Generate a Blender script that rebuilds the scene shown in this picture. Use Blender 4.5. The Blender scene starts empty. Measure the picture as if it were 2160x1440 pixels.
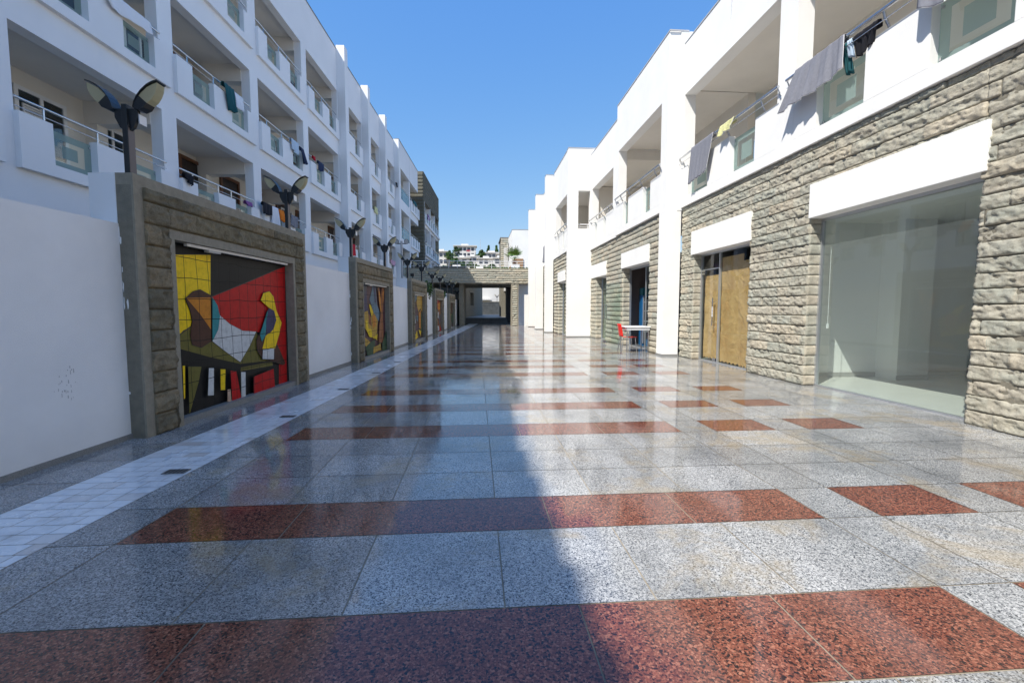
import bpy, math, random
import numpy as np
from mathutils import Vector, Matrix
R = math.radians
S = bpy.context.scene
COL = S.collection

# ---------------------------------------------------------------- camera
cam = bpy.data.cameras.new("camera"); cam.lens = 16.0; cam.sensor_width = 36.0
cam.clip_start = 0.05; cam.clip_end = 3000
camo = bpy.data.objects.new("camera", cam); COL.objects.link(camo); S.camera = camo
PITCH = R(4.17); YAW = 0.0767
fw = Vector((math.sin(YAW)*math.cos(PITCH), math.cos(YAW)*math.cos(PITCH), -math.sin(PITCH)))
rt = Vector((math.cos(YAW), -math.sin(YAW), 0)); upv = rt.cross(fw)
m3 = Matrix((rt, upv, -fw)).transposed()
camo.matrix_world = Matrix.Translation((0, 0, 1.3)) @ m3.to_4x4()
# ---------------------------------------------------------------- sky and sun
SUN = Vector((0.60, 0.52, -1.0)).normalized()
w = bpy.data.worlds.new("World"); S.world = w; w.use_nodes = True
wn = w.node_tree.nodes; bg = wn["Background"]
sky = wn.new("ShaderNodeTexSky"); sky.sky_type = 'NISHITA'; sky.sun_disc = False
sky.sun_elevation = math.asin(-SUN.z); sky.sun_rotation = math.atan2(-SUN.x, -SUN.y) % (2*math.pi)
sky.air_density = 1.0; sky.dust_density = 0.3; sky.ozone_density = 2.5
sp_ = wn.new("ShaderNodeSeparateColor"); cm_ = wn.new("ShaderNodeCombineColor"); w.node_tree.links.new(sky.outputs[0], sp_.inputs[0])
for k_, (a_, r_, e_) in enumerate([(.46, .97, 1.0), (1.2, 1.63, .6), (2.8, 3.02, .16)]):   # deep clear blue, gentle towards the horizon
    m1 = wn.new("ShaderNodeMath"); m1.operation = 'MULTIPLY'; m1.inputs[1].default_value = 1/r_
    m2 = wn.new("ShaderNodeMath"); m2.operation = 'POWER'; m2.inputs[1].default_value = e_
    m3_ = wn.new("ShaderNodeMath"); m3_.operation = 'MULTIPLY'; m3_.inputs[1].default_value = a_
    ll = w.node_tree.links; ll.new(sp_.outputs[k_], m1.inputs[0]); ll.new(m1.outputs[0], m2.inputs[0]); ll.new(m2.outputs[0], m3_.inputs[0]); ll.new(m3_.outputs[0], cm_.inputs[k_])
w.node_tree.links.new(cm_.outputs[0], bg.inputs[0]); bg.inputs[1].default_value = 0.15
sl = bpy.data.lights.new("sun", 'SUN'); sl.energy = 3.25; sl.angle = R(0.42); sl.color = (1, .955, .88)
so = bpy.data.objects.new("sun", sl); COL.objects.link(so)
so.rotation_euler = SUN.to_track_quat('-Z', 'Y').to_euler()
S.view_settings.view_transform = 'Standard'; S.view_settings.look = 'None'
S.view_settings.exposure = 0.98; S.view_settings.gamma = 1
S.render.engine = 'CYCLES'
rnd = random.Random(7)

# ---------------------------------------------------------------- materials
MATS = {}
def nmat(name):
    m = bpy.data.materials.new(name); m.use_nodes = True
    return m, m.node_tree.nodes, m.node_tree.links, m.node_tree.nodes["Principled BSDF"]
def simple(name, col, rough=.6, metal=0, bump=0, bscale=60, var=0, vscale=3, spec=.5, sheen=0):
    m, N, L, P = nmat(name)
    P.inputs['Base Color'].default_value = (*col, 1); P.inputs['Roughness'].default_value = rough
    P.inputs['Metallic'].default_value = metal; P.inputs['Specular IOR Level'].default_value = spec
    tc = N.new("ShaderNodeTexCoord")
    if var:
        n = N.new("ShaderNodeTexNoise"); n.inputs['Scale'].default_value = vscale; n.inputs['Detail'].default_value = 6
        n.inputs['Roughness'].default_value = .6
        L.new(tc.outputs['Object'], n.inputs['Vector'])
        r = N.new("ShaderNodeValToRGB"); r.color_ramp.elements[0].position = .3; r.color_ramp.elements[1].position = .7
        r.color_ramp.elements[0].color = (*[c*(1-var) for c in col], 1); r.color_ramp.elements[1].color = (*[min(1, c*(1+var*.5)) for c in col], 1)
        L.new(n.outputs['Fac'], r.inputs[0]); L.new(r.outputs[0], P.inputs['Base Color'])
    if bump:
        n2 = N.new("ShaderNodeTexNoise"); n2.inputs['Scale'].default_value = bscale; n2.inputs['Detail'].default_value = 4
        L.new(tc.outputs['Object'], n2.inputs['Vector'])
        b = N.new("ShaderNodeBump"); b.inputs['Strength'].default_value = bump; b.inputs['Distance'].default_value = .01
        L.new(n2.outputs['Fac'], b.inputs['Height']); L.new(b.outputs[0], P.inputs['Normal'])
    MATS[name] = m; return m
def mixn(N, L, a, b, f):
    x = N.new("ShaderNodeMix"); x.data_type = 'RGBA'
    for s, v in ((x.inputs[6], a), (x.inputs[7], b)):
        if isinstance(v, tuple): s.default_value = v
        else: L.new(v, s)
    if isinstance(f, float): x.inputs[0].default_value = f
    else: L.new(f, x.inputs[0])
    return x.outputs[2]
def noise(N, L, vec, sc, det=5, ro=.6, dist=0):
    n = N.new("ShaderNodeTexNoise"); n.inputs['Scale'].default_value = sc; n.inputs['Detail'].default_value = det
    n.inputs['Roughness'].default_value = ro; n.inputs['Distortion'].default_value = dist
    L.new(vec, n.inputs['Vector']); return n.outputs['Fac']
def ramp(N, L, src, stops):
    r = N.new("ShaderNodeValToRGB"); e = r.color_ramp.elements
    while len(e) < len(stops): e.new(.5)
    for k, (p, c) in enumerate(stops):
        e[k].position = p; e[k].color = c if len(c) == 4 else (*c, 1)
    L.new(src, r.inputs[0]); return r.outputs[0]
def g3(v): return (v, v, v, 1)

simple("white_plaster", (.86, .85, .82), .75, bump=.25, bscale=90, var=.05, vscale=1.2)
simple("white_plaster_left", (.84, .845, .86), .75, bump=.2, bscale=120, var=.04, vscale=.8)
simple("white_wall_paint", (.85, .85, .85), .7, bump=.35, bscale=180, var=.09, vscale=.9)
simple("ceiling_paint", (.78, .74, .68), .8, var=.06, vscale=1)
simple("corridor_paint", (.78, .73, .65), .8, var=.05, vscale=1)  # beige tint takes in bounced light on the right building's white corridor walls
simple("concrete", (.21, .19, .145), .85, bump=.6, bscale=70, var=.25, vscale=9)
simple("concrete_light", (.29, .26, .20), .85, bump=.5, bscale=70, var=.2, vscale=12)
simple("steel", (.62, .63, .65), .22, metal=1)
simple("aluminium", (.55, .57, .6), .4, metal=.8)
simple("grey_trim", (.45, .45, .46), .55)
simple("roof_edge", (.16, .15, .14), .5)
simple("dark_wood", (.17, .07, .03), .45, var=.3, vscale=8)
simple("door_dark", (.03, .02, .018), .35)
simple("lamp_black", (.012, .016, .02), .38)
simple("lamp_brown", (.16, .13, .12), .55)
simple("black", (.01, .01, .012), .5)
simple("plinth_granite", (.26, .26, .25), .5, bump=.2, bscale=200, var=.4, vscale=140)
simple("tile_floor", (.62, .61, .57), .35, var=.05)
simple("skirting_tile", (.35, .34, .32), .4)
simple("room_white", (.86, .86, .84), .7)
simple("red_plastic", (.75, .02, .01), .3)
simple("white_plastic", (.8, .8, .8), .35)
simple("towel_grey", (.22, .225, .26), .95, bump=.5, bscale=220, var=.12, vscale=25)
simple("towel_edge", (.7, .7, .72), .9)
simple("cloth_white", (.78, .8, .85), .9)
simple("cloth_black", (.012, .012, .018), .9)
simple("cloth_orange", (.8, .22, .02), .9)
simple("cloth_teal", (.012, .10, .12), .9)
simple("cloth_navy", (.02, .035, .09), .9)
simple("cloth_blue", (.08, .2, .4), .9)
simple("cloth_red", (.55, .01, .03), .9)
simple("cloth_yellow", (.72, .7, .35), .9, var=.4, vscale=30)
simple("cloth_purple", (.25, .1, .3), .9)
simple("cloth_pink", (.6, .35, .45), .9)
simple("cloth_lace", (.5, .62, .75), .9)
simple("step_stone", (.08, .085, .085), .5, var=.4, vscale=3)
simple("fridge_blue", (.01, .12, .3), .3)
simple("leaf_green", (.07, .16, .02), .5, var=.4, vscale=4)
simple("leaf_palm", (.13, .24, .03), .4, var=.35, vscale=4)
simple("leaf_dark", (.035, .075, .02), .55, var=.4, vscale=2)
simple("leaf_dry", (.42, .17, .05), .8)
simple("trunk_brown", (.12, .06, .035), .9, bump=.6, bscale=20)
simple("hill_house", (.66, .64, .61), .8, var=.05)
simple("hill_glass", (.05, .06, .08), .3)
simple("flower_red", (.55, .03, .05), .8)
simple("brown_panel", (.33, .19, .1), .6)

# polished granite paving
def granite(name, kind):
    m, N, L, P = nmat(name); tc = N.new("ShaderNodeTexCoord"); v = tc.outputs['Object']
    at = N.new("ShaderNodeAttribute"); at.attribute_name = "tint"; t = at.outputs['Fac']
    if kind == 'grey':
        vo = N.new("ShaderNodeTexVoronoi"); vo.inputs['Scale'].default_value = 180; L.new(v, vo.inputs['Vector'])
        sp = N.new("ShaderNodeSeparateColor"); L.new(vo.outputs['Color'], sp.inputs[0])
        c = ramp(N, L, sp.outputs[0], [(0, (.012, .014, .02)), (.13, (.06, .065, .075)), (.2, (.22, .225, .225)), (.55, (.36, .36, .35)), (1, (.56, .55, .53))])
        f = noise(N, L, v, 60, 3, .8)
        c = mixn(N, L, c, (.09, .095, .11, 1), ramp(N, L, f, [(.5, g3(0)), (.64, g3(.75))]))
        f2 = noise(N, L, v, 1.6, 4, .6)
        c = mixn(N, L, c, (.10, .105, .11, 1), ramp(N, L, f2, [(.40, g3(0)), (.72, g3(.6))]))
        f3 = noise(N, L, v, 1.1, 6, .72, .4)
        c = mixn(N, L, c, (.30, .235, .14, 1), ramp(N, L, f3, [(.52, g3(0)), (.62, g3(.5))]))
        hs = N.new("ShaderNodeHueSaturation"); L.new(c, hs.inputs['Color'])
        mr = N.new("ShaderNodeMapRange"); mr.inputs[3].default_value = .88; mr.inputs[4].default_value = 1.24
        L.new(t, mr.inputs[0]); L.new(mr.outputs[0], hs.inputs['Value']); c = hs.outputs[0]
    elif kind == 'red':
        vo = N.new("ShaderNodeTexVoronoi"); vo.inputs['Scale'].default_value = 115; L.new(v, vo.inputs['Vector'])
        sp = N.new("ShaderNodeSeparateColor"); L.new(vo.outputs['Color'], sp.inputs[0])
        c = ramp(N, L, sp.outputs[0], [(0, (.012, .012, .016)), (.16, (.05, .018, .016)), (.24, (.15, .05, .034)), (.7, (.27, .085, .052)), (1, (.42, .175, .11))])
        f = noise(N, L, v, 105, 4, .8)
        c = mixn(N, L, c, (.02, .018, .018, 1), ramp(N, L, f, [(.51, g3(0)), (.60, g3(.92))]))
        f2 = noise(N, L, v, 2.2, 4, .6)
        c = mixn(N, L, c, (.10, .035, .025, 1), ramp(N, L, f2, [(.4, g3(0)), (.75, g3(.4))]))
    else:
        f = noise(N, L, v, 3.5, 8, .7, 1.6)
        c = ramp(N, L, f, [(.3, (.58, .60, .63)), (.46, (.78, .79, .80)), (.7, (.86, .86, .85))])
        c = mixn(N, L, c, (.50, .38, .30, 1), ramp(N, L, t, [(.86, g3(0)), (1, g3(.55))]))
        f3 = noise(N, L, v, 2.5, 6, .7)
        c = mixn(N, L, c, (.35, .31, .26, 1), ramp(N, L, f3, [(.56, g3(0)), (.75, g3(.5))]))
    L.new(c, P.inputs['Base Color'])
    fr = noise(N, L, v, 2.3, 6, .65)
    a, b = (.04, .19) if kind != 'marble' else (.12, .32)
    mr = N.new("ShaderNodeMapRange"); mr.inputs[1].default_value = .35; mr.inputs[2].default_value = .7
    mr.inputs[3].default_value = a; mr.inputs[4].default_value = b; L.new(fr, mr.inputs[0]); L.new(mr.outputs[0], P.inputs['Roughness'])
    P.inputs['IOR'].default_value = 1.55
    bn = N.new("ShaderNodeBump"); bn.inputs['Strength'].default_value = .03; bn.inputs['Distance'].default_value = .01
    L.new(noise(N, L, v, 2.2, 1), bn.inputs['Height']); L.new(bn.outputs[0], P.inputs['Normal'])
    MATS[name] = m
granite("granite_grey", 'grey'); granite("granite_red", 'red'); granite("marble_tile", 'marble')
simple("grout", (.34, .29, .22), .9, var=.3, vscale=5)

# rock-faced stone, block tint from the 'tint' attribute
def stone(name, cols, dirt):
    m, N, L, P = nmat(name); tc = N.new("ShaderNodeTexCoord"); v = tc.outputs['Object']
    at = N.new("ShaderNodeAttribute"); at.attribute_name = "tint"
    c = ramp(N, L, at.outputs['Fac'], [(k/(len(cols)-1), q) for k, q in enumerate(cols)])
    f = noise(N, L, v, 7, 8, .75, .5)
    c = mixn(N, L, c, (*dirt, 1), ramp(N, L, f, [(.42, g3(0)), (.72, g3(.75))]))
    f = noise(N, L, v, 55, 4, .7)
    c = mixn(N, L, c, (*[q*.55 for q in dirt], 1), ramp(N, L, f, [(.5, g3(0)), (.75, g3(.5))]))
    L.new(c, P.inputs['Base Color']); P.inputs['Roughness'].default_value = .9; P.inputs['Specular IOR Level'].default_value = .2
    b = N.new("ShaderNodeBump"); b.inputs['Strength'].default_value = .9; b.inputs['Distance'].default_value = .013
    L.new(noise(N, L, v, 38, 8, .75), b.inputs['Height']); L.new(b.outputs[0], P.inputs['Normal'])
    MATS[name] = m
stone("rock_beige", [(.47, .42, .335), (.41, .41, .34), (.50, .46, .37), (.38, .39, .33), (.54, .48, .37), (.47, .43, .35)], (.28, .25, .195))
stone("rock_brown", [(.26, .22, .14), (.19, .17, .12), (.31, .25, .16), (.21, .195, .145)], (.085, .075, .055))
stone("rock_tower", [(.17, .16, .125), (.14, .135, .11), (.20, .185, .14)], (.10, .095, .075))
stone("rock_far", [(.33, .31, .24), (.30, .30, .24), (.40, .36, .27)], (.2, .18, .13))

# glass: thin tinted sheet; frosted sheet
def glass(name, tint, rough=.01, ior=1.5, veil=0):
    m, N, L, P = nmat(name); N.remove(P)
    t = N.new("ShaderNodeBsdfTransparent"); t.inputs[0].default_value = (*tint, 1)
    gl = N.new("ShaderNodeBsdfGlossy"); gl.inputs['Roughness'].default_value = rough
    geo = N.new("ShaderNodeNewGeometry"); dt = N.new("ShaderNodeVectorMath"); dt.operation = 'DOT_PRODUCT'
    L.new(geo.outputs['Normal'], dt.inputs[0]); L.new(geo.outputs['Incoming'], dt.inputs[1])
    def mth(op, a, b=None):
        q = N.new("ShaderNodeMath"); q.operation = op
        for k, v_ in enumerate((a, b)):
            if v_ is None: continue
            if isinstance(v_, (int, float)): q.inputs[k].default_value = v_
            else: L.new(v_, q.inputs[k])
        return q.outputs[0]
    f0 = 2*((ior-1)/(ior+1))**2
    fr = mth('ADD', mth('MULTIPLY', mth('POWER', mth('SUBTRACT', 1.0, mth('ABSOLUTE', dt.outputs['Value'])), 5), 1-f0), f0)
    mx = N.new("ShaderNodeMixShader"); L.new(fr, mx.inputs[0]); L.new(t.outputs[0], mx.inputs[1]); L.new(gl.outputs[0], mx.inputs[2])
    out = mx.outputs[0]
    if veil:   # pale diffuse layer paints in the milky reflection on the pane
        df = N.new("ShaderNodeBsdfDiffuse"); df.inputs[0].default_value = (.72, .80, .76, 1); tl = N.new("ShaderNodeBsdfTranslucent"); tl.inputs[0].default_value = (.72, .80, .76, 1)
        h_ = N.new("ShaderNodeMixShader"); L.new(df.outputs[0], h_.inputs[1]); L.new(tl.outputs[0], h_.inputs[2]); m2 = N.new("ShaderNodeMixShader"); m2.inputs[0].default_value = veil
        L.new(out, m2.inputs[1]); L.new(h_.outputs[0], m2.inputs[2]); out = m2.outputs[0]
    L.new(out, N["Material Output"].inputs[0]); MATS[name] = m
glass("glass_shop", (.88, .95, .92), .01, 1.62, .13); glass("glass_clear", (.80, .90, .87)); glass("glass_dark", (.35, .4, .42), .01, 1.7)
def frosted(name, col, tr):
    m, N, L, P = nmat(name); N.remove(P)
    t = N.new("ShaderNodeBsdfTransparent"); t.inputs[0].default_value = (*[c*.9 for c in col], 1)
    d = N.new("ShaderNodeBsdfDiffuse"); d.inputs[0].default_value = (*col, 1)
    tl = N.new("ShaderNodeBsdfTranslucent"); tl.inputs[0].default_value = (*col, 1)
    a = N.new("ShaderNodeMixShader"); a.inputs[0].default_value = .5; L.new(d.outputs[0], a.inputs[1]); L.new(tl.outputs[0], a.inputs[2])
    b = N.new("ShaderNodeMixShader"); b.inputs[0].default_value = tr; L.new(a.outputs[0], b.inputs[1]); L.new(t.outputs[0], b.inputs[2])
    L.new(b.outputs[0], N["Material Output"].inputs[0]); MATS[name] = m
frosted("frost_green", (.50, .66, .63), .38); frosted("lamp_lens", (.72, .66, .46), .1); frosted("frost_blue", (.30, .55, .66), .2)

# kraft paper behind glass
m, N, L, P = nmat("kraft_paper"); tc = N.new("ShaderNodeTexCoord"); v = tc.outputs['Object']
L.new(ramp(N, L, noise(N, L, v, 2.5, 6, .6, .6), [(.3, (.56, .29, .11)), (.7, (.72, .42, .19))]), P.inputs['Base Color'])
b = N.new("ShaderNodeBump"); b.inputs['Strength'].default_value = .8; b.inputs['Distance'].default_value = .05
L.new(noise(N, L, v, 3, 5, .6, 1.2), b.inputs['Height']); L.new(b.outputs[0], P.inputs['Normal']); P.inputs['Roughness'].default_value = .6
MATS["kraft_paper"] = m
# painted ceramic relief colours with tile joints
def paint(name, col):
    m, N, L, P = nmat(name); tc = N.new("ShaderNodeTexCoord"); v = tc.outputs['Object']
    mp = N.new("ShaderNodeMapping"); mp.inputs['Rotation'].default_value = (0, R(90), R(90)); L.new(v, mp.inputs[0])
    sep = N.new("ShaderNodeSeparateXYZ"); L.new(v, sep.inputs[0]); cb = N.new("ShaderNodeCombineXYZ")
    L.new(sep.outputs[1], cb.inputs[0]); L.new(sep.outputs[2], cb.inputs[1])
    br = N.new("ShaderNodeTexBrick"); br.inputs['Scale'].default_value = 1; br.inputs['Brick Width'].default_value = .21
    br.inputs['Row Height'].default_value = .24; br.inputs['Mortar Size'].default_value = .004; br.offset = 0
    nv = noise(N, L, v, 1.5, 2); ma = N.new("ShaderNodeVectorMath"); ma.operation = 'SCALE'; L.new(nv, ma.inputs[0]); ma.inputs[3].default_value = .07
    ad = N.new("ShaderNodeVectorMath"); L.new(cb.outputs[0], ad.inputs[0]); L.new(ma.outputs[0], ad.inputs[1]); L.new(ad.outputs[0], br.inputs['Vector'])
    f = noise(N, L, v, 14, 6, .7)
    c = mixn(N, L, (*col, 1), (*[q*.5 for q in col], 1), ramp(N, L, f, [(.45, g3(0)), (.75, g3(.6))]))
    c = mixn(N, L, c, (.006, .006, .006, 1), br.outputs['Fac'])
    L.new(c, P.inputs['Base Color']); P.inputs['Roughness'].default_value = .5; P.inputs['Specular IOR Level'].default_value = .2
    b = N.new("ShaderNodeBump"); b.inputs['Strength'].default_value = .6; b.inputs['Distance'].default_value = .01; b.invert = True
    L.new(br.outputs['Fac'], b.inputs['Height']); L.new(b.outputs[0], P.inputs['Normal']); MATS[name] = m
PC = dict(yellow=(.92, .62, .01), black=(.010, .010, .010), red=(.52, .010, .010), white=(.62, .63, .62), olive=(.16, .14, .03), teal=(.03, .25, .27),
          brown=(.085, .035, .022), orange=(.60, .22, .02), navy=(.05, .045, .11), slate=(.12, .2, .26), ochre=(.55, .33, .05), plum=(.11, .05, .06),
          grey=(.10, .10, .12), green=(.04, .09, .04), rust=(.28, .09, .03), pink=(.6, .42, .3))
for k, c in PC.items(): paint("paint_"+k, c)
# terrain
m, N, L, P = nmat("hillside"); tc = N.new("ShaderNodeTexCoord"); v = tc.outputs['Object']
L.new(ramp(N, L, noise(N, L, v, .12, 8, .7), [(.38, (.05, .075, .025)), (.5, (.17, .15, .09)), (.62, (.32, .22, .14)), (.8, (.38, .3, .2))]), P.inputs['Base Color'])
P.inputs['Roughness'].default_value = 1; MATS["hillside"] = m

# ---------------------------------------------------------------- mesh helpers
class MB:
    def __init__(s): s.v = []; s.f = []; s.m = []; s.sm = []; s.names = []
    def mi(s, name):
        if name not in s.names: s.names.append(name)
        return s.names.index(name)
    def add(s, vs, fs, mat, smooth=False):
        o = len(s.v); s.v += [tuple(p) for p in vs]; k = s.mi(mat)
        for f in fs: s.f.append([i+o for i in f]); s.m.append(k); s.sm.append(smooth)
        return s
    def box(s, x0, x1, y0, y1, z0, z1, mat):
        x0, x1 = min(x0, x1), max(x0, x1); y0, y1 = min(y0, y1), max(y0, y1)
        vs = [(x, y, z) for z in (z0, z1) for y in (y0, y1) for x in (x0, x1)]
        return s.add(vs, [(0, 2, 3, 1), (4, 5, 7, 6), (0, 1, 5, 4), (2, 6, 7, 3), (0, 4, 6, 2), (1, 3, 7, 5)], mat)
    def quad(s, a, b, c, d, mat): return s.add([a, b, c, d], [(0, 1, 2, 3)], mat)
    def poly(s, pts, mat): return s.add(pts, [tuple(range(len(pts)))], mat)
    def prism(s, pts, off, mat, smooth=False):
        n = len(pts); off = Vector(off); vs = [Vector(p) for p in pts]; vs += [p+off for p in vs]
        fs = [tuple(range(n))[::-1], tuple(range(n, 2*n))]+[(i, (i+1) % n, n+(i+1) % n, n+i) for i in range(n)]
        return s.add(vs, fs, mat, smooth)
    def tube(s, pts, r, mat, n=8, r2=None, caps=True):
        pts = [Vector(p) for p in pts]; r2 = r if r2 is None else r2; rings = []; vs = []
        for i, p in enumerate(pts):
            d = (pts[min(i+1, len(pts)-1)]-pts[max(i-1, 0)]).normalized()
            a = d.orthogonal().normalized() if i == 0 else (pa - d*pa.dot(d)).normalized()
            pa = a; b_ = d.cross(a); rr = r+(r2-r)*i/max(1, len(pts)-1)
            vs += [p+(a*math.cos(t)+b_*math.sin(t))*rr for t in [2*math.pi*k/n for k in range(n)]]
        fs = [(i*n+k, i*n+(k+1) % n, (i+1)*n+(k+1) % n, (i+1)*n+k) for i in range(len(pts)-1) for k in range(n)]
        s.add(vs, fs, mat, True)
        if caps: s.add(vs[:n], [tuple(range(n))[::-1]], mat); s.add(vs[-n:], [tuple(range(n))], mat)
        return s
    def build(s, name, parent=None, mat_world=None, bevel=0):
        me = bpy.data.meshes.new(name); me.from_pydata(s.v, [], s.f)
        for n in s.names: me.materials.append(MATS[n])
        me.polygons.foreach_set('material_index', s.m); me.polygons.foreach_set('use_smooth', s.sm); me.update()
        o = bpy.data.objects.new(name, me); COL.objects.link(o)
        if parent: o.parent = parent
        elif mat_world is not None: o.matrix_world = mat_world
        if bevel:
            b = o.modifiers.new('bevel', 'BEVEL'); b.width = bevel; b.segments = 2; b.limit_method = 'ANGLE'
        return o
def tag(o, label=None, cat=None, group=None, kind=None):
    if label: o['label'] = label
    if cat: o['category'] = cat
    if group: o['group'] = group
    if kind: o['kind'] = kind
    return o
def thing(name, label, cat, M=None, group=None):
    o = bpy.data.objects.new(name, None); COL.objects.link(o); o.empty_display_size = .2
    if M is not None: o.matrix_world = M if isinstance(M, Matrix) else Matrix.Translation(M)
    return tag(o, label, cat, group)
def kids(o): return [c for c in bpy.data.objects if c.parent == o]
def copy_tree(o, parent=None):
    ks = kids(o); c = o.copy(); COL.objects.link(c); c.parent = parent
    for k in ks: copy_tree(k, c)
    return c
def frame(x, y, ang, z=0):   # local X outwards to the street (+x), local Y along; ang = clockwise lean of the run
    return Matrix.Translation((x, y, z)) @ Matrix.Rotation(-ang, 4, 'Z')

# numpy value noise
def vnoise(x, y, z, seed=0):
    xi, yi, zi = [np.floor(a).astype(np.int64) for a in (x, y, z)]; fx, fy, fz = x-xi, y-yi, z-zi
    sx, sy, sz = [a*a*(3-2*a) for a in (fx, fy, fz)]
    def h(a, b, c):
        n = (a*374761393+b*668265263+c*2147483647+seed*144665) & 0xffffffff
        n = ((n ^ (n >> 13))*1274126177) & 0xffffffff; n = n ^ (n >> 16)
        return (n & 0xffff)/65535.
    r = 0
    for i in (0, 1):
        for j in (0, 1):
            for k in (0, 1):
                r = r+h(xi+i, yi+j, zi+k)*(sx if i else 1-sx)*(sy if j else 1-sy)*(sz if k else 1-sz)
    return r
def fbm(x, y, z, o=4, seed=0):
    r = 0; a = .5; t = 0
    for k in range(o):
        r = r+a*vnoise(x*2**k, y*2**k, z*2**k, seed+k); t += a; a *= .5
    return r/t
def hsh(a, b, seed=0):
    n = (a.astype(np.int64)*73856093 ^ b.astype(np.int64)*19349663 ^ seed*83492791) & 0xffffffff
    n = ((n ^ (n >> 13))*1274126177) & 0xffffffff; n ^= (n >> 16)
    return (n & 0xffff)/65535.
def stone_mesh(name, rects, place, mat, rh=.165, cell=.03, amp=.055, seed=1, lmin=.35, lmax=.95, parent=None, boff=.03, joint=.008, label=None, cat=None):
    """rects: (u0,u1,z0,z1) in the wall's own run/height; place(u,z,d)->xyz arrays, d = distance out of the wall."""
    V = []; F = []; T = []; off = 0
    for (u0, u1, z0, z1) in rects:
        us = np.linspace(u0, u1, max(2, int((u1-u0)/cell)+1))
        zl = [z0]; r0 = int(math.floor(z0/rh)); r1 = int(math.ceil(z1/rh)); sub = max(3, int(rh/cell)+1)
        for r in range(r0, r1+1):
            for t in [0, joint*.5/rh]+list(np.linspace(joint*1.3/rh, 1-joint*1.3/rh, sub))+[1-joint*.5/rh]:
                z = (r+t)*rh
                if z0+.004 < z < z1-.004: zl.append(z)
        zl.append(z1); zs = np.array(sorted(zl))
        U, Z = np.meshgrid(us, zs); row = np.floor(Z/rh+1e-6); t = Z/rh-row
        ln = lmin+(lmax-lmin)*hsh(row, row*0+3, seed); sft = hsh(row, row*0+9, seed)*3
        b = np.floor((U+sft)/ln); s = (U+sft)/ln-b
        e = np.minimum(np.minimum(t, 1-t)*rh, np.minimum(s, 1-s)*ln*1.3)
        mk = np.clip(e/joint, 0, 1); mk = mk*mk*(3-2*mk)
        rb = hsh(row, b, seed+5)
        n1 = fbm(U*3.3, Z*7, U*0+seed, 3, seed); n2 = fbm(U*13, Z*19, U*0+seed, 4, seed+11); n3 = 1-np.abs(2*fbm(U*5, Z*12, U*0+3, 4, seed+31)-1)
        pk = .25+.35*n1; bul = np.where(t < pk, t/pk, 1-(t-pk)/(1-pk)*.85)
        n4 = 1-np.abs(2*fbm(U*9+n1*2, Z*16+n1*3, U*0+7, 4, seed+51)-1)
        n5 = vnoise(U*42, Z*55, U*0, seed+61)
        d = mk*(.012+boff*rb*.8+amp*.30*(.45+bul*.55)+amp*1.1*(n3-.62)+amp*.85*(n4-.6)+amp*.35*(n5-.5)+amp*.5*(n2-.5)+amp*.18)
        d = np.maximum(d, 0.0)
        tint = np.clip(rb*.8+.25*(n1-.3), 0, 1)
        nr, nc = U.shape
        # ring back to the wall so the edge is closed
        Up = np.pad(U, 1, mode='edge'); Zp = np.pad(Z, 1, mode='edge'); Dp = np.pad(d, 1, constant_values=-.05); Tp = np.pad(tint, 1, mode='edge')
        nr += 2; nc += 2
        X, Y, Zz = place(Up, Zp, Dp)
        V.append(np.stack([X, Y, Zz], -1).reshape(-1, 3)); T.append(Tp.reshape(-1))
        i = np.arange(nr*nc).reshape(nr, nc)
        q = np.stack([i[:-1, :-1], i[:-1, 1:], i[1:, 1:], i[1:, :-1]], -1).reshape(-1, 4)+off
        F.append(q); off += nr*nc
    V = np.concatenate(V); T = np.concatenate(T); F = np.concatenate(F)
    me = bpy.data.meshes.new(name); me.vertices.add(len(V)); me.vertices.foreach_set('co', V.astype(np.float32).ravel())
    me.loops.add(F.size); me.loops.foreach_set('vertex_index', F.astype(np.int32).ravel())
    me.polygons.add(len(F)); me.polygons.foreach_set('loop_start', np.arange(0, F.size, 4, dtype=np.int32))
    me.update(calc_edges=True); me.validate()
    a = me.attributes.new('tint', 'FLOAT', 'POINT'); a.data.foreach_set('value', T.astype(np.float32))
    me.materials.append(MATS[mat]); o = bpy.data.objects.new(name, me); COL.objects.link(o)
    if parent: o.parent = parent
    return tag(o, label, cat)

def interp(kn):
    ys = [k[0] for k in kn]; xs = [k[1] for k in kn]
    return lambda y: float(np.interp(y, ys, xs))

# ================================================================ PAVING
Lk = interp([(-8, -3.95), (0, -3.25), (3, -3.02), (5.5, -2.82), (7.7, -2.62), (11.5, -2.38), (16.35, -2.0), (35, -.86), (42, -.4)])
Rk = interp([(-8, -3.1), (0, -2.52), (2.4, -2.375), (4.36, -2.24), (6.2, -2.12), (8.3, -1.97), (12.35, -1.74), (16.6, -1.46), (35, -.12), (42, .35)])
Kk = interp([(-8, -2.7), (0, -2.15), (2.6, -2.0), (3.06, -1.964), (5.05, -1.87), (7.27, -1.72), (9.08, -1.62), (11.35, -1.38), (20, -.75), (35, .25), (42, .7)])
Wx = interp([(-8, -4.30), (3, -3.40), (4.75, -3.30), (8.4, -3.03), (11.05, -2.83), (14.25, -2.56), (17.0, -2.38), (20.2, -2.17), (22.9, -2.05), (25.7, -1.83), (28.7, -1.70), (31.8, -1.50), (35.5, -1.32), (42, -1.0)])
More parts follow.
